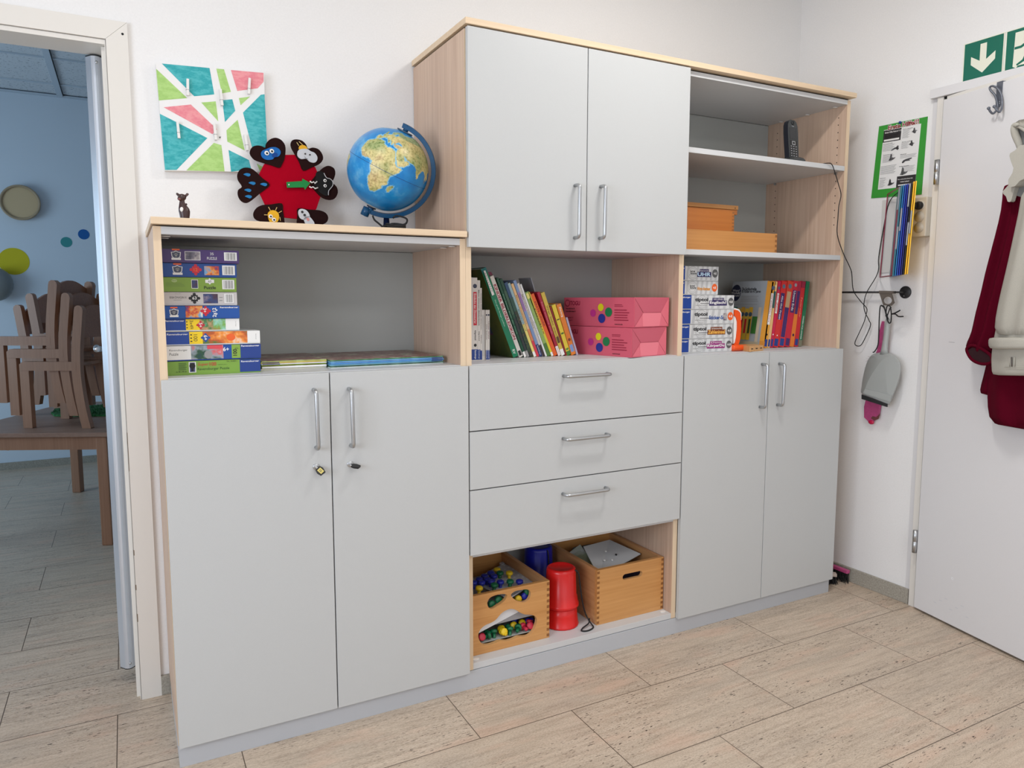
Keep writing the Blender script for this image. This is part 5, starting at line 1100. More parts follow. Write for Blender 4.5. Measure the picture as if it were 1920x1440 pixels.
# first aid notice on green card
PO = thing('first_aid_notice', 'green card with a black and white first aid sheet on the wall', 'poster', (XW, -.09, 1.96))
m = MB(); wprism(m, [w2(1649, 237), w2(1740, 218.5), w2(1728.5, 364.5), (w2(1634, 372))], XW - .003, .002, col((52, 150, 50), .6, name='green_card')); m.build('backing_card', parent=PO)
pc = lambda a, b: w2(1635 + a / 8.727, 210 + b / 8.727)
q = [pc(205, 300), pc(812, 190), pc(712, 1205), pc(103, 1272)]
m = MB(); wprism(m, q, XW - .0036, .0005, PAPER)
A_, B_, Cc, D_ = [V((a, b)) for a, b in q]
def uvp(u, v): # v from top
    p = A_.lerp(B_, u).lerp(D_.lerp(Cc, u), v); return (p.x, p.y)
def pq(u0, u1, v0, v1, mt, k=1): m.plate([uvp(u0, v1), uvp(u1, v1), uvp(u1, v0), uvp(u0, v0)], (XW - .0037 - .0002 * k, 0, 0), nY, Z, mt)
pq(0, .49, .01, .21, C_(50, 48, 50)); pq(.50, 1, .815, 1, C_(50, 48, 50)); 
ex_p = (V(uvp(1, .5)) - V(uvp(0, .5))).normalized(); EX = nY * ex_p.x + Z * ex_p.y; EY = Z
def pt(s, u, v, h, mt, w=None, al='L', bold=.02, k=2):
    p = uvp(u, v); m.text(s, (XW - .0037 - .0002 * k, -p[0], p[1]), EX, EY, h, mt, w=w, al=al, bold=bold)
pt('Erste Hilfe Notruf 112', .04, .05, .0075, mWH, .085); pt('Eine rechtzeitige Erste Hilfe', .53, .87, .006, mWH, .075, k=2); pt('rettet Leben!', .60, .91, .006, mWH, .045, k=2)
pq(.03, .45, .165, .195, mWH, 2); pq(.55, .95, .955, .975, mWH, 2)
def para(u0, u1, v0, v1, n):
    for i in range(n):
        a = v0 + (v1 - v0) * i / n; pq(u0, u1 - (i * 37 % 11) / 11 * .07, a, a + (v1 - v0) / n * .28, C_(120, 120, 122), 1)
for a in ((.05, .44, .085, .155, 5), (.53, .74, .06, .2, 11), (.53, .74, .27, .37, 8), (.53, .96, .47, .53, 4), (.02, .35, .255, .37, 8), (.05, .36, .44, .56, 9), (.02, .45, .61, .76, 8), (.03, .2, .84, .98, 9), (.6, .95, .66, .76, 7)): para(*a)
for s, u, v in (('Person ansprechen', .53, .045), ('Atmung prüfen', .53, .255), ('Notruf', .53, .455), ('Stabile Seitenlage', .53, .655), ('Bewusstsein prüfen', .02, .24), ('Herzdruckmassage', .05, .425), ('Beatmung', .03, .815)): pt(s, u, v, .0048, mBK, .05 if len(s) > 9 else .03, k=1)
GF = picture('grey_figure', [(30, 30, 32), (70, 70, 72), (150, 150, 150)], 60)
def fig(cu, cv_, r, sh):
    pts = [uvp(cu + a * r * .62, cv_ + b * r * .36) for a, b in sh]; pts.reverse(); m.plate([(p[0], p[1]) for p in pts], (XW - .0040, 0, 0), nY, Z, GF)
F1 = [(-.9, .2), (-.5, -.1), (-.3, -.3), (-.25, -.9), (0, -1.1), (.2, -.8), (.2, -.4), (.5, -.2), (1, 0), (.6, .1), (.5, .6), (.2, .9), (-.1, .6), (-.4, .5), (-.5, .3)]
F2 = [(-1.2, .5), (-.8, .1), (-.3, -.1), (.2, -.2), (.7, -.7), (1, -.4), (.9, 0), (1.1, .3), (.8, .8), (.4, .5), (0, .3), (-.6, .6), (-1.1, .8)]
F3 = [(-1, .9), (-.7, .3), (-.6, -.6), (-.4, -1.2), (-.1, -.7), (0, .1), (.5, .2), (1, .0), (.8, .5), (.3, .8), (-.3, 1)]
F4 = [(-1.5, .6), (-1.1, -.1), (-.5, -.3), (.4, -.5), (1.5, -.6), (1.4, -.2), (.7, .0), (1.1, .3), (.2, .3), (-.5, .3), (-.8, .7), (-1.3, .9)]
for a in ((.84, .10, .14, F1), (.80, .30, .14, F1), (.37, .33, .15, F2), (.31, .48, .15, F3), (.72, .56, .14, F4), (.67, .74, .17, F3), (.35, .90, .15, F3)): fig(*a)
m.build('information_sheet', parent=PO)
m = MB(); e1 = V((0, -.5, .12)).normalized(); tq = w2(1685, 232.5)
a0 = w2(1664, 239.5, XW - .004); a1 = w2(1725, 226, XW - .004); ed = V((a1[0] - a0[0], a1[1] - a0[1])); L_ = ed.length; ed.normalize(); EX2 = nY * ed.x + Z * ed.y
o2 = V((XW - .0045, -(a0[0] + a1[0]) / 2, (a0[1] + a1[1]) / 2 - .002))
m.text('Erste Hilfe!!!', o2, EX2, Z, .026, mWH, w=L_ * .97, bold=.09); m.text('Erste Hilfe!!!', o2 - X * .0005, EX2, Z, .022, C_(196, 36, 48), w=L_ * .95, bold=.02); m.text('Erste Hilfe!!!', o2 - X * .0008, EX2, Z, .022, C_(90, 16, 22), w=L_ * .95, bold=-.012)
m.build('title_lettering', parent=PO)
m = MB(); p = at(1690, 230, 0, XW - .006); m.lathe([(.0015, 0), (.0045, -.004), (.006, -.007), (.004, -.010), (.006, -.013), (.001, -.014)], p, C_(16, 60, 140, .3), 14, 'X'); m.build('pushpin', label='blue pushpin holding the green first aid card', cat='pin')
# emergency exit signs above the door
SG = col((0, 104, 84), .4, name='sign_green'); SW = col((232, 232, 214), .5, name='sign_photoluminescent')
def sgn(lab, y0, z0, s, draw):
    m = MB(); m.box((XW - .0035, y0 - s, z0), (XW - .0002, y0, z0 + s), SW); o = V((XW - .0038, y0, z0)); m.rect(o, nY, Z, .004, s - .004, .004, s - .004, SG); draw(m, o - X * .0003, s); m.build('exit_sign', label=lab, cat='sign', group='emergency exit signs above the door')
s = .168
def arrow(m, o, s): m.plate([(a * s, b * s) for a, b in ((.42, .88), (.42, .47), (.2, .62), (.2, .42), (.5, .16), (.8, .42), (.8, .62), (.58, .47), (.58, .88))][::-1], o, nY, Z, SW)
def runner(m, o, s):
    m.plate([(a * s, b * s) for a, b in ((.2, .1), (.22, .9), (.95, .9), (.95, .1), (.32, .1), (.28, .05))], o, nY, Z, SW); o = o - X * .0003
    m.disc(o + nY * .56 * s + Z * .76 * s, nY, Z, .06 * s, SG)
    for pts in (((.22, .56), (.36, .56), (.5, .64), (.52, .58), (.38, .50), (.22, .50)), ((.46, .66), (.62, .66), (.66, .56), (.60, .40), (.50, .40)), ((.5, .42), (.42, .22), (.28, .14), (.30, .10), (.48, .18), (.58, .40)), ((.56, .42), (.72, .34), (.72, .14), (.66, .14), (.64, .28), (.52, .36)), ((.60, .62), (.74, .54), (.72, .50), (.60, .54))): m.plate([(a * s, b * s) for a, b in pts][::-1], o, nY, Z, SG)
sgn('green exit sign with a white arrow pointing down', -.3655, 2.4095, s, arrow)
sgn('green exit sign with a running figure, beside the arrow sign', -.5385, 2.4095, s, runner)
# triple socket
CRM = col((206, 198, 184), .4, name='cream_plastic')
SO = thing('socket_strip', 'cream triple power socket on the wall beside the door frame', 'socket', (XW, -.21, 1.757))
y0, y1, z0, z1 = -.2005, -.2675, 1.757, 1.936
m = MB(); m.box((XW - .048, y1, z0), (XW, y0, z1), CRM); m.build('housing', parent=SO, bevel=.005, seg=3)
for k, z in enumerate((1.898, 1.848, 1.798)):
    m = MB(); c = V((XW - .0483, (y0 + y1) / 2, z)); m.lathe([(.024, -.002), (.0235, 0), (.020, .001), (.0195, .0035), (.001, .0038)], c, CRM, 26, 'X'); m.lathe([(.0190, -.0001), (.0188, -.0008), (.0005, -.0009)], c, col((150, 146, 140), .45), 24, 'X')
    for dd in (-.007, .007): m.disc(c + V((-.0013, dd, 0)), nY, Z, .0022, mBK, 10)
    m.build('outlet', parent=SO)
m = MB(); c = V((XW - .05, (y0 + y1) / 2, 1.898)); m.lathe([(.019, 0), (.019, -.012), (.015, -.020), (.002, -.021)], c, BLACK, 22, 'X'); m.box((XW - .085, c.y - .004, 1.886), (XW - .055, c.y + .045, 1.910), BLACK); m.build('plug', label='black plug in the top outlet of the wall socket', cat='plug', bevel=.002)
# display panels
FP = thing('display_panels', 'wall rack of narrow coloured display panels hanging below the first aid card', 'rack', (XW, -.07, 1.57))
ph = math.radians(46); dd = V((-math.cos(ph), -math.sin(ph), 0)); dn = V((dd.y, -dd.x, 0))
cols = [(140, 26, 60), (30, 110, 130), (20, 110, 170), (20, 70, 170), (24, 40, 160), (20, 24, 100), (14, 14, 18), (250, 190, 30), (250, 196, 50)]
for i, c in enumerate(cols):
    W0 = V((XW - .012, -.026 if i == 0 else -.080 - .0082 * (i - 1), 1.575 + .001 * i)); c_ = C_(*c, .35)
    ph = math.radians(47 if i == 0 else 38 + .3 * i); dd = V((-math.cos(ph), -math.sin(ph), 0)); m = MB(frame(W0, dd, V((0, -.045, 1)))); h = .402 + .004 * (i > 6); w_ = .235
    T = .0045
    if i == 0:
        for a, b_ in (((0, 0), (w_, .006)), ((0, h - .006), (w_, h)), ((0, 0), (.006, h)), ((w_ - .008, 0), (w_, h))): m.box((a[0], a[1], 0), (b_[0], b_[1], .0035), c_)
    else: m.box((0, 0, 0), (w_, h, T), c_); m.rect((0, 0, T + E), X, Y, .008, w_ - .008, .008, h - .008, PAPER) if i in () else None
    m.build('panel', parent=FP)
    if i in (0, 2, 5, 7, 1, 6): m = MB(frame(W0 + dd * w_, dd, V((0, -.045, 1)))); zt_ = {0: .30, 2: .2, 5: .30, 7: .18, 1: .12, 6: .13}[i]; m.box((-.002, zt_, -.0005), (.008, zt_ + .10, T + .0005), C_(150, 152, 158, .3)); m.build('tab', parent=FP)
m = MB(); m.box((XW - .006, -.118, 1.60), (XW - .0002, -.012, 1.95), C_(214, 212, 208)); m.build('wall_bracket', parent=FP)
# black rail with flange
RL = thing('wall_rail', 'black horizontal rail with a round flange on the right wall', 'rail', (XW, 0, 1.503))
DKG = col((40, 40, 42), .4, name='dark_metal')
m = MB(); m.lathe([(.0295, 0), (.0295, -.004), (.027, -.006), (.002, -.0065)], (XW, -.155, 1.5035), DKG, 28, 'X'); m.lathe([(.003, -.0065), (.002, -.008)], (XW, -.152, 1.486), STEEL, 10, 'X'); m.build('flange', parent=RL)
m = MB(); m.tube(smoothpts([V((XW - .005, -.155, 1.5035)), V((XW - .028, -.154, 1.5035)), V((XW - .036, -.145, 1.5038)), V((XW - .038, -.13, 1.504))], 5), .0042, DKG, 12); m.tube([V((XW - .038, -.131, 1.504)), V((XW - .038, .49, 1.508))], .0048, BLACK, 12); m.build('bar', parent=RL)
# clip on the rail
xk = XW - .052
def k4(a, b, x=xk): p = at(1560 + a / 4.5, 500 + b / 4.5, 0, x); return (-p.y, p.z)
HB = col((104, 96, 88), .45, name='brown_grey_plastic')
m = MB(); hole = [(k4(468 + 37 * math.cos(t), 285 + 32 * math.sin(t))) for t in [2 * math.pi * k / 20 for k in range(20)]]
m.prism_holes([k4(*p) for p in ((398, 222), (500, 226), (524, 305), (498, 330), (432, 325))], [hole], (xk, 0, 0), nY, Z, .006, HB, HB)
m.prism([k4(*p) for p in ((398, 203), (515, 206), (512, 228), (398, 224))], (xk - .002, 0, 0), nY, Z, .024, HB)
m.build('rail_hook', label='brown grey plastic hook with round hole hanging on the rail', cat='hook', bevel=.0012)
# dustpan
DP = thing('dustpan', 'grey plastic dustpan with a black lip hanging from the rail', 'dustpan', at(1653, 700, 0, 3.17))
PGR = col((166, 169, 166), .35, name='grey_plastic')
def k5(a, b, x): p = at(1560 + a / 4.5, 500 + b / 4.5, 0, x); return V((x, p.y, p.z))
outl = smoothpts([V(p + (0,)) for p in ((400, 725), (465, 722), (525, 745), (570, 795), (585, 870), (570, 960), (535, 1050), (492, 1150), (470, 1165), (360, 1120), (252, 1075), (250, 1010), (262, 930), (290, 820), (335, 745))], 3, True)
inn = smoothpts([V(p + (0,)) for p in ((452, 765), (482, 752), (528, 758), (566, 800), (578, 868), (562, 955), (528, 1045), (487, 1148), (468, 1158), (362, 1116), (262, 1072), (275, 1035), (310, 950), (365, 860), (415, 795))], 3, True)
m = MB(); r0 = [k5(p.x, p.y, 3.196) for p in outl]; r1 = [k5(p.x, p.y, 3.182) for p in outl]; r2 = [k5(p.x, p.y, 3.142) for p in inn]; r3 = [k5(p.x * .96 + 17, p.y * .96 + 39, 3.141) for p in inn]
m.loft([r0, r1, r2, r3], PGR)
m.build('pan', parent=DP, bevel=.002)
m = MB(); q = [(k5(a, b, 3.139)) for a, b in ((280, 1030), (505, 1085), (492, 1140), (268, 1070))]; m.poly(q, PGR); m.build('ramp', parent=DP, solid=.003)
m = MB(); q = [k5(a, b, 3.137) for a, b in ((252, 1078), (468, 1160), (466, 1184), (252, 1116))]; m.poly(q, col((30, 32, 34), .6)); m.build('rubber_lip', parent=DP, solid=.006)
m = MB(); hs_ = []
for a, b, w_ in ((472, 440, 17), (470, 480, 20), (462, 560, 22), (450, 640, 24), (442, 700, 28), (440, 740, 42)):
    c = k5(a, b, 3.172); ww = w_ / 4.5 / 385; hs_.append([c + V((.010 * math.cos(t), ww * math.sin(t) * 1.0, 0)) for t in [2 * math.pi * k / 12 for k in range(12)]])
m.loft(hs_, PGR); m.build('handle', parent=DP)
m = MB()
for pts in ([(475, 445), (440, 350), (410, 330), (400, 420), (395, 560), (388, 660), (360, 715), (345, 722)], [(420, 335), (440, 340), (470, 460), (495, 470), (500, 400), (490, 335), (462, 340), (455, 420)], [(460, 430), (490, 350), (500, 345)]):
    m.tube(smoothpts([k5(a, b, 3.155) for a, b in pts], 4), .0028, BLK_R, 7)
m.tube(smoothpts([k5(a, b, 3.15) for a, b in ((500, 400), (530, 392), (575, 368))], 3), .0032, BLK_R, 6); m.tube(smoothpts([k5(a, b, 3.15) for a, b in ((500, 400), (535, 400), (560, 420), (602, 420))], 3), .0032, BLK_R, 6)
m.build('hanging_cord', label='black knotted cords on the rail hook above the dustpan', cat='cord')
# pink hand brush behind the pan
BR = thing('hand_brush', 'pink hand brush hanging behind the grey dustpan', 'brush', at(1635, 790, 0, 3.205))
PKB = col((184, 74, 126), .5, grain=.05, gscale=60, name='pink_paint_wood')
m = MB(); m.prism([(-k5(a, b, 3.206).y, k5(a, b, 3.206).z) for a, b in ((430, 460), (440, 460), (425, 620), (440, 740), (420, 900), (412, 1180), (400, 1260), (350, 1310), (320, 1310), (280, 1270), (280, 1180), (300, 1100), (320, 900), (390, 700), (405, 560))], (3.197, 0, 0), nY, Z, .012, PKB); m.build('brush_back', parent=BR, bevel=.004, seg=3)
m = MB(); c = k5(330, 1312, 3.197); m.ball(c, (.006, .016, .011), C_(190, 20, 70, .4), 14); m.build('end_knob', parent=BR)
m = MB(); c = k5(362, 1268, 3.1965); m.prism([(-k5(a, b, 3.19).y, k5(a, b, 3.19).z) for a, b in ((320, 1280), (335, 1262), (365, 1270), (400, 1240), (385, 1285), (350, 1300))], (3.1962, 0, 0), nY, Z, .001, C_(110, 60, 60, .8)); m.build('bare_wood_patch', parent=BR)
m = MB(); random.seed(3)
for k in range(46):
    t = k / 45; a, b = 300 - 55 * t + random.uniform(-6, 6), 760 + 300 * t; p = k5(a + 14, b, 3.20); e = p + V((random.uniform(-.004, .004), random.uniform(.004, .012), random.uniform(-.008, .008))); m.tube([p + V((0, -.006, 0)), e], .0004, C_(170, 140, 140, .8), 4)
m.build('bristles', parent=BR, kind='stuff')
# brooms on the floor behind the cabinet corner
B1 = thing('broom', 'pink broom head with black bristles on the floor by the skirting', 'broom', (3.10, .10, .0))
a = at(1560, 1056, 0, 3.185); b = at(1602, 1072, 0, 3.175)
m = MB(); m.loft([[V((3.175 + s1 * .012, y, .062 + s2 * .009)) for s1, s2 in ((-1, -1), (1, -1), (1, 1), (-1, 1))] for y in (.30, .045)], PKB, smooth=False); m.build('broom_head', parent=B1, bevel=.003)
def bristle(m, x, y0, y1, z0, z1, n, spread=.012, mt=BLK_R):
    for k in range(n):
        y = y0 + (y1 - y0) * random.random(); xx = x + random.uniform(-.013, .013); m.tube([V((xx, y, z1)), V((xx + random.uniform(-spread, spread), y + random.uniform(-spread, spread), z0 + random.random() * .004))], .0011, mt, 4, caps=False)
m = MB(); bristle(m, 3.175, .05, .29, .001, .055, 300); m.build('bristles', parent=B1, kind='stuff')
B2 = thing('broom', 'second broom with pale head and black bristles beside the plinth corner', 'broom', (3.06, .08, 0))
m = MB(); T = frame(V((3.115, .085, .047)), V((.75, -.65, -.05)), V((0, 0, 1))); m.T = T; m.box((-.10, -.008, -.016), (.012, .008, .016), C_(196, 180, 170, .6)); m.build('broom_head', parent=B2, bevel=.002)
m = MB()
for k in range(260):
    t = random.random() * .10 - .095; q_ = T @ V((t, -.008, random.uniform(-.014, .014))); m.tube([q_, V((q_.x + random.uniform(-.012, .006), q_.y + random.uniform(-.022, .008), .001 + random.random() * .004))], .0012, BLK_R, 4, caps=False)
m.build('bristles', parent=B2, kind='stuff')
# phone charging cable
P0 = V((2.70, .10, 2.1015)); pts = [P0, V((2.76, .12, 2.1005)), V((2.83, .08, 2.1005))]
for u, v in ((1552, 306), (1560, 309), (1566, 325), (1572, 345), (1577, 365), (1573, 385), (1571, 410), (1570, 440), (1580, 472), (1593, 500), (1597, 513), (1600, 544)): p = at(u, v, 1, .012 if v > 308 else .018); pts.append(p)
for u, v, x in ((1613, 564, 3.12), (1625, 578, 3.16), (1624, 589, 3.17), (1620, 604, 3.175), (1611, 624, 3.18), (1603, 642, 3.185), (1605.5, 648, 3.19), (1613, 648, 3.19), (1620, 638, 3.19), (1632, 611, 3.19), (1629, 600, 3.19), (1620, 578, 3.185), (1624, 551, 3.17), (1642, 520, 3.18), (1647.5, 503, 3.195), (1647.5, 482, 3.20), (1657, 425, 3.205), (1667, 380, 3.205), (1685, 360, 3.16), (1700, 352, 3.14), (1709, 358, 3.135), (1713, 374, 3.14)): pts.append(at(u, v, 0, x))
pts.append(V((XW - .075, (y0 + y1) / 2 + .045, 1.898)))
m = MB(); m.tube(smoothpts(pts, 5), .0021, BLK_R, 7); m.build('charging_cable', label='long thin black cable looping from the phone shelf to the wall socket', cat='cable')
# over door coat hook
def dl(u, v, off=0.): p = atp(u, v, HD + DN * off, DN); d = p - HD; return (d.dot(DU), d.z)
def dl3(u, v, off): a, b = dl(u, v, off); return TD @ V((a, b, off))
HK = thing('coat_hook', 'grey metal over-door double coat hook at the top of the door', 'hook', dl3(1872, 180, .01)); HM_ = col((104, 108, 118), .35, .3, name='grey_coated_metal')
h5 = lambda a, b: (1740 + a / 4.5, b / 4.5)
m = MB(TD); q = [dl(*h5(*p), .002) for p in ((582, 722), (630, 708), (620, 870), (605, 905), (575, 905), (572, 870))]; q[0] = (q[0][0], 2.3525); q[1] = (q[1][0], 2.3525); m.prism(q, (0, 0, .0035), X, Y, .003, HM_)
m.box((min(q[0][0], q[1][0]), 2.3525, -.046), (max(q[0][0], q[1][0]), 2.356, .0035), HM_)
for a, b in ((590, 878), (603, 872), (590, 892), (604, 857)): c = dl(*h5(a, b), .004); m.disc((c[0], c[1], .0042), X, Y, .0016, mWH, 8)
m.build('strap', parent=HK)
m = MB(); m.tube(smoothpts([dl3(*h5(a, b), o_) for a, b, o_ in ((590, 905, .008), (580, 850, .010), (562, 800, .014), (530, 765, .018), (522, 738, .02), (545, 726, .02), (585, 745, .018), (615, 790, .014), (626, 850, .014), (622, 915, .02), (602, 945, .035), (578, 925, .045), (560, 900, .05))], 5), .0042, HM_, 10)
m.tube(smoothpts([dl3(*h5(a, b), o_) for a, b, o_ in ((590, 905, .008), (575, 935, .018), (548, 958, .03), (525, 940, .042), (512, 915, .048))], 5), .0042, HM_, 10)
m.ball(dl3(*h5(512, 914), .048), .0068, HM_, 12); m.ball(dl3(*h5(560, 899), .05), .0068, HM_, 12); m.build('double_hook', parent=HK)
# coats
CREAM = col((178, 174, 163), .95, spec=.1, grain=.05, gscale=700, name='cream_fleece', bmp=.35); MARO = col((84, 4, 26), .95, spec=.08, grain=.07, gscale=900, name='maroon_fleece', bmp=.25); CRD = col((126, 126, 124), .95, name='grey_lining', grain=.05, gscale=600)
c8 = lambda a, b: (1780 + a / 2.322, 200 + b / 2.322)
def cloth(par, name, rows, mt, off, bulge, seed=0, fold=.006, n=36, lab=None):
    """hanging cloth: rows of (left u px, right u px, v px); closed tube, flattened, with vertical folds"""
    m = MB(); rings = []
    for k, r in enumerate(rows):
        l, rr, v = r[:3]; a = dl3(l, v, off); b = dl3(rr, r[3] if len(r) > 3 else v, off); c = (a + b) / 2; hw = (b - a) / 2; q = []
        for i in range(n):
            t = 2 * math.pi * i / n; f = fold * (math.sin(5 * t + seed + .35 * k) + .6 * math.sin(9 * t + seed * 2 + .2 * k)) 
            q.append(c - hw * math.cos(t) + DN * (bulge * math.sin(t) * (1 - .25 * math.cos(t) ** 4) + f * abs(math.sin(t))))
        rings.append(q)
    m.loft(rings, mt); o = m.build(name, parent=par, sub=1)
    if lab: o['label'] = lab
    return o
KC = thing('jacket', 'maroon fleece jacket hanging on the door under the cream one', 'jacket', dl3(1905, 780, .05))
cloth(KC, 'sleeve', [c8(240, 330)[:1] + (c8(330, 330)[0], c8(0, 330)[1]), (c8(248, 0)[0], c8(330, 0)[0], c8(0, 400)[1]), (c8(225, 0)[0], c8(325, 0)[0], c8(0, 500)[1]), (c8(190, 0)[0], c8(300, 0)[0], c8(0, 620)[1]), (c8(156, 0)[0], c8(275, 0)[0], c8(0, 740)[1]), (c8(146, 0)[0], c8(262, 0)[0], c8(0, 800)[1]), (c8(116, 0)[0], c8(240, 0)[0], c8(0, 900)[1]), (c8(104, 0)[0], c8(225, 0)[0], c8(0, 985)[1]), (c8(82, 0)[0], c8(210, 0)[0], c8(0, 1025)[1]), (c8(72, 0)[0], c8(195, 0)[0], c8(0, 1058)[1], c8(0, 1100)[1])], MARO, .055, .036, 1.3, .013)
m = MB(); cc = [dl3(*c8(a, b), .094) for a, b in ((78, 1062), (100, 1048), (150, 1062), (180, 1085), (178, 1112), (140, 1118), (100, 1098))]; m.poly(cc, C_(40, 2, 12, .95)); m.build('cuff_opening', parent=KC, label='dark inside of the jacket cuff')
m = MB(); m.tube(smoothpts([dl3(*c8(a, b), .093) for a, b in ((76, 1060), (88, 1042), (112, 1040), (150, 1060), (182, 1085), (182, 1114), (140, 1120), (98, 1100))], 4, True), .0065, MARO, 8, closed=True); m.build('cuff', parent=KC)
cloth(KC, 'rear_sleeve', [(c8(170, 0)[0], c8(240, 0)[0], c8(0, 1080)[1]), (c8(160, 0)[0], c8(240, 0)[0], c8(0, 1140)[1]), (c8(140, 0)[0], c8(225, 0)[0], c8(0, 1210)[1]), (c8(128, 0)[0], c8(215, 0)[0], c8(0, 1258)[1])], MARO, .03, .022, .4, .003)
cloth(KC, 'body', [(c8(190, 0)[0], c8(520, 0)[0], c8(0, 1000)[1]), (c8(170, 0)[0], c8(520, 0)[0], c8(0, 1120)[1]), (c8(165, 0)[0], c8(515, 0)[0], c8(0, 1230)[1]), (c8(166, 0)[0], c8(510, 0)[0], c8(0, 1300)[1]), (c8(174, 0)[0], c8(505, 0)[0], c8(0, 1404)[1], c8(0, 1412)[1])], MARO, .052, .034, 2.2, .008)
KW = thing('jacket', 'cream fleece jacket with hood hanging over the maroon one on the door', 'jacket', dl3(1915, 600, .11))
cloth(KW, 'sleeve', [(c8(318, 0)[0], c8(470, 0)[0], c8(0, 350)[1]), (c8(312, 0)[0], c8(475, 0)[0], c8(0, 430)[1]), (c8(296, 0)[0], c8(470, 0)[0], c8(0, 500)[1]), (c8(272, 0)[0], c8(455, 0)[0], c8(0, 610)[1]), (c8(250, 0)[0], c8(435, 0)[0], c8(0, 710)[1]), (c8(222, 0)[0], c8(415, 0)[0], c8(0, 820)[1]), (c8(202, 0)[0], c8(400, 0)[0], c8(0, 920)[1]), (c8(190, 0)[0], c8(390, 0)[0], c8(0, 1008)[1])], CREAM, .125, .038, .6, .005)
cloth(KW, 'turned_up_cuff', [(c8(180, 0)[0], c8(398, 0)[0], c8(0, 1003)[1]), (c8(174, 0)[0], c8(400, 0)[0], c8(0, 1012)[1]), (c8(174, 0)[0], c8(400, 0)[0], c8(0, 1044)[1]), (c8(184, 0)[0], c8(396, 0)[0], c8(0, 1058)[1])], CREAM, .125, .050, 1, .001)
cloth(KW, 'body', [(c8(230, 0)[0], c8(560, 0)[0], c8(0, 800)[1]), (c8(186, 0)[0], c8(560, 0)[0], c8(0, 1050)[1]), (c8(182, 0)[0], c8(555, 0)[0], c8(0, 1100)[1]), (c8(186, 0)[0], c8(550, 0)[0], c8(0, 1160)[1]), (c8(188, 0)[0], c8(548, 0)[0], c8(0, 1172)[1])], CREAM, .110, .036, 2, .003)
m = MB(); 
for a in ((262, 1092, 262, 1132), (272, 1090, 272, 1132), (284, 1090, 284, 1132)): m.tube([dl3(*c8(a[0], a[1]), .150), dl3(*c8(a[2], a[3]), .150)], .0016, CREAM if a[0] != 272 else C_(50, 40, 40), 6)
m.tube([dl3(*c8(240, 1135), .149), dl3(*c8(325, 1133), .149)], .0011, CREAM, 5); m.build('pocket_slit', parent=KW)
g9 = lambda a, b: (1820 + a / 5.54, 200 + b / 5.54)
# hood: outer wall, rolled rim and dark inside
m = MB(); hood = [(620, 118), (560, 128), (500, 140), (462, 168), (445, 205), (452, 255), (475, 320), (500, 375), (512, 425), (560, 440), (640, 440)]
m.prism([dl(*g9(a, b), .11) for a, b in hood + [(760, 440), (760, 118)]], (0, 0, .11), X, Y, .03, CRD); m.T = TD; 
m2 = MB(TD); m2.prism([dl(*g9(a, b), .11) for a, b in hood + [(760, 440), (760, 118)]], (0, 0, .11), X, Y, .03, CRD); m2.build('hood_lining', parent=KW, label='grey inside of the hood', bevel=.004)
m = MB(); m.tube(smoothpts([dl3(*g9(a, b), o_) for a, b, o_ in ((512, 430, .118), (500, 378, .12), (470, 305, .124), (452, 240, .128), (458, 195, .13), (500, 200, .14), (560, 240, .15), (620, 285, .155), (700, 330, .15))], 5), [.010 + .003 * math.sin(k * .15) for k in range(41)], CREAM, 12)
m.loft([[dl3(*g9(a, b), .13 + q_) for a, b, q_ in r_] for r_ in ([(455, 195, 0), (470, 165, 0), (510, 140, 0), (560, 128, 0), (640, 118, 0), (760, 118, 0)], [(470, 205, .02), (500, 195, .025), (545, 200, .03), (590, 230, .03), (650, 260, .03), (760, 300, .03)], [(480, 205, .0), (520, 210, .01), (560, 235, .01), (600, 265, .01), (660, 290, .01), (760, 340, .01)])], CREAM); m.build('hood', parent=KW)
m = MB(TD); m.prism([dl(*g9(a, b), .13) for a, b in ((760, 400), (620, 395), (550, 405), (500, 458), (450, 488), (443, 515), (460, 575), (485, 640), (475, 690), (432, 760), (430, 810), (455, 838), (500, 830), (550, 775), (620, 740), (760, 700))][::-1], (0, 0, .150), X, Y, .05, CREAM); m.build('collar', parent=KW, bevel=.012, seg=4)
m = MB(TD); m.prism([dl(*g9(a, b), .12) for a, b in ((480, 660), (440, 775), (345, 880), (350, 905), (380, 935), (395, 985), (415, 992), (432, 980), (460, 880), (478, 830), (520, 700))][::-1], (0, 0, .126), X, Y, .02, CREAM); m.build('collar_flap', parent=KW, bevel=.006, seg=3)
m = MB(TD); m.prism([dl(*g9(a, b), .10) for a, b in ((480, 820), (455, 915), (530, 938), (620, 930), (700, 760))][::-1], (0, 0, .106), X, Y, .02, CRD); m.build('lining', parent=KW, bevel=.004)

# ================================================================== NEXT ROOM
YF = 5.15
def wd(u, v, r, c, lab, d=.002):
    p = at(u, v, 1, YF); m = MB(); m.prism([(p.x + r * math.cos(t), p.z + r * math.sin(t)) for t in [2 * math.pi * k / 40 for k in range(40)]], (0, YF - d, 0), X, Z, d - .0002, c); m.build('wall_dot', label=lab, cat='wall decoration', group='coloured dots on the far wall')
wd(26, 490, .113, C_(206, 192, 20, .7), 'large yellow dot on the far wall of the next room'); wd(124.5, 454, .044, C_(60, 150, 150, .7), 'small turquoise dot on the far wall left of the blue one'); wd(157, 439.5, .044, C_(16, 96, 170, .7), 'small dark blue dot on the far wall'); wd(140, 597, .05, C_(206, 192, 20, .7), 'lower yellow dot on the far wall, glimpsed between the chair backs')
p = at(38, 380, 1, YF - .05); m = MB(); SV = col((168, 148, 120), .6, name='pale_wood_hoop')
t = thing('frame_drum', 'round pale wooden frame drum hanging on the far wall', 'drum', (p.x, YF - .03, p.z - .14))
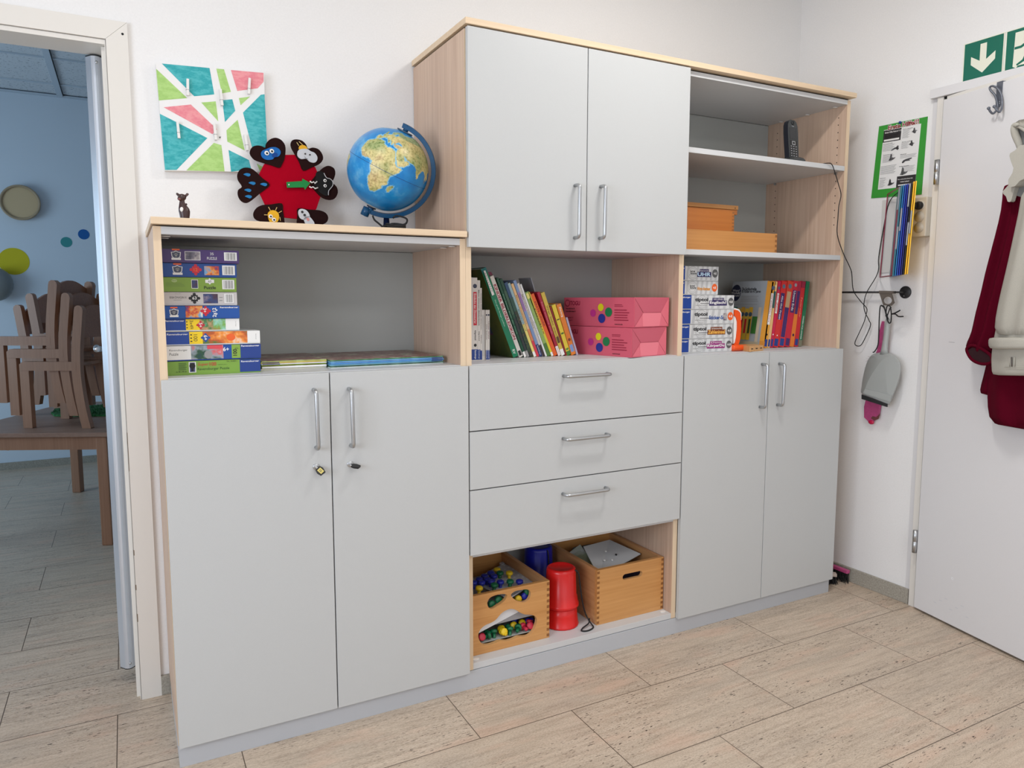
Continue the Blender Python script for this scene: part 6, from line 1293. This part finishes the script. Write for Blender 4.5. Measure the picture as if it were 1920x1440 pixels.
m = MB(); m.lathe([(.128, 0), (.133, -.006), (.145, -.008), (.147, .0), (.142, .055), (.130, .056)][::1], (p.x, YF - .062, p.z), SV, 44, 'Y', caps=False); m.build('hoop', parent=t)
m = MB(); m.lathe([(.130, 0), (.129, .004), (.001, .0045)], (p.x, YF - .02, p.z), col((176, 166, 148), .7), 40, 'Y'); 
m = MB(); m.disc((p.x, YF - .052, p.z), X, Z, .133, col((206, 180, 140), .7), 40); m.build('skin', parent=t)
p = at(-8, 533, 1, YF - .1); m = MB(); m.ball((p.x, YF - .1, p.z), (.125, .09, .14), col((128, 132, 132), .3), 24); m.build('round_bag', label='grey rounded object hanging at the far wall, cut by the picture edge', cat='bag')
# table
rt_ = math.radians(25); U = V((math.cos(rt_), -math.sin(rt_), 0)); Wv = V((math.sin(rt_), math.cos(rt_), 0)); TZ = .69
c0 = at(201, 811, 2, TZ)
TB = frame(c0 - Z * TZ, U, Wv)
TT = thing('table', 'low beech table in the next room carrying stacked chairs', 'table', TB @ V((-.45, .65, 0)))
TW = wood('table_top', (136, 104, 88), (160, 128, 110), 'X', c3=(146, 112, 96))
m = MB(TB); m.box((-.93, 0, TZ - .026), (0, 1.34, TZ), TW); m.build('table_top', parent=TT, bevel=.002)
m = MB(TB)
for a, b in (((-.90, .022, TZ - .105), (-.075, .044, TZ - .0265)), ((-.90, 1.296, TZ - .105), (-.075, 1.318, TZ - .0265)), ((-.044, .075, TZ - .105), (-.022, 1.26, TZ - .0265)), ((-.908, .075, TZ - .105), (-.886, 1.26, TZ - .0265))): m.box(a, b, CHR)
m.build('apron', parent=TT)
for a, b in ((-.078, .016), (-.914, .016), (-.078, 1.26), (-.914, 1.26)): m = MB(TB); m.box((a, b, 0), (a + .062, b + .062, TZ - .0266), CHR); m.build('leg', parent=TT, bevel=.006)
m = MB(TB); m.tube([V((-.70, .20, TZ - .125)), V((-.70, 1.2, TZ - .125))], .018, BEE_L, 12); m.build('cross_bar', parent=TT)
m = MB(TB); pts = []
for k in range(40):
    t = 2 * math.pi * k / 40; r = 1 + .06 * math.sin(5 * t) + .03 * math.sin(11 * t); pts.append((-.42 + .36 * r * math.cos(t), .86 + .27 * r * math.sin(t)))
GM = col((40, 96, 50), .95, grain=.5, gscale=90, name='green_plush', bmp=.8)
m.prism(pts, (0, 0, TZ + .012), X, Y, .0115, GM)
for k in range(500):
    t = random.random() * 6.283; r = math.sqrt(random.random()) * .95; x, y = -.42 + .36 * r * math.cos(t), .86 + .27 * r * math.sin(t); m.tube([V((x, y, TZ + .010)), V((x + random.uniform(-.012, .012), y + random.uniform(-.012, .012), TZ + .024))], [.003, .0006], GM, 4, caps=False)
m.build('plush_mat', label='green fluffy mat lying on the table under the chairs', cat='mat')
# stacking chairs
UC = V((math.cos(math.radians(30)), -math.sin(math.radians(30)), 0)); WC = V((math.sin(math.radians(30)), math.cos(math.radians(30)), 0))
def chair(o, flip, lab, grp):
    """x: from the front legs to the back, y: across; o is the front foot centre on the near side"""
    ex, ey = (UC, WC) if not flip else (-UC, -WC); T = frame(o, ex, ey); t = thing('stacking_chair', lab, 'chair', T @ V((.18, .17, 0)), grp)
    q = .028; W_ = .385; D_ = .036
    arc = [(.364, 0), (.344, .10), (.328, .22), (.320, .34), (.325, .47), (.341, .60), (.356, .715)]
    sp_ = smoothpts([V((a, b, 0)) for a, b in arc], 4)
    for y in (0, W_ - D_):
        m = MB(T); m.prism([(-q, 0), (q, 0), (q, .345), (q - .0, .35), (-q, .35)], (0, y, 0), X, Z, D_, CHR); m.build('leg', parent=t, bevel=.006)
        m = MB(T); L1 = [(p.x - .026, p.y) for p in sp_]; L2 = [(p.x + .028, p.y) for p in sp_]; tp = [(sp_[-1].x + .028 * math.cos(a), sp_[-1].y + .028 * math.sin(a)) for a in (.6, 1.2, 1.8, 2.4)]
        m.prism(L2 + tp + L1[::-1], (0, y, 0), X, Z, D_, CHR); m.build('rear_leg', parent=t, bevel=.006)
        m = MB(T); m.prism([(-q, .3505), (.322, .3505), (.322, .405), (-q + .02, .405), (-q, .388)], (0, y - .0006, 0), X, Z, D_ + .0012, CHR); m.build('seat_rail', parent=t, bevel=.004)
    m = MB(T); m.box((.0, D_ + .0005, .372), (.29, W_ - D_ - .0005, .390), CHR); m.build('seat', parent=t, bevel=.002)
    m = MB(T); n = 9; pr_ = []
    for k in range(n + 1):
        f = k / n; pr_.append((D_ - .004 + (W_ - 2 * D_ + .008) * f, .695 + .05 * math.sin(math.pi * f)))
    m.prism([(y, .545) for y, z in (pr_[0], pr_[-1])] + [(y, z) for y, z in reversed(pr_)], (.344, 0, 0), Y, Z, .016, CHR_D); m.build('backrest', parent=t, bevel=.002)
    return t
f0 = at(52.5, 803, 2, TZ); G1 = 'children\'s chairs stacked on the table, front stack'
# near-side leg faces lie in the plane y = 0 of the chair frame
for k, lab in enumerate(('lowest chair of the front stack, its feet on the table', 'middle chair of the front stack on the table', 'topmost chair of the front stack with the tallest back')):
    chair(f0 + UC * (-.0805 * k) + WC * (.01 * k) + Z * (.0752 * k + .001), False, lab, G1)
pz = at(38, 620, 1, 3.2)
def find_u(px, v, w):  # position along U of the point seen at pixel column px on the line through f0 at offset w
    P_ = f0 + WC * w; p = atp(px, v, P_, WC); return (p - P_).dot(UC)
w0 = .84; G2 = 'children\'s chairs stacked on the table, rear stack'
for k, (lab, px_, v_) in enumerate((('leftmost chair back of the rear stack', 33, 576), ('second chair back of the rear stack, behind the seats', 56, 557))):
    uu = find_u(px_, v_, w0 - .385)
    chair(f0 + WC * w0 + UC * (uu + .352) + Z * (.001 + .0752 * k), True, lab, G2)
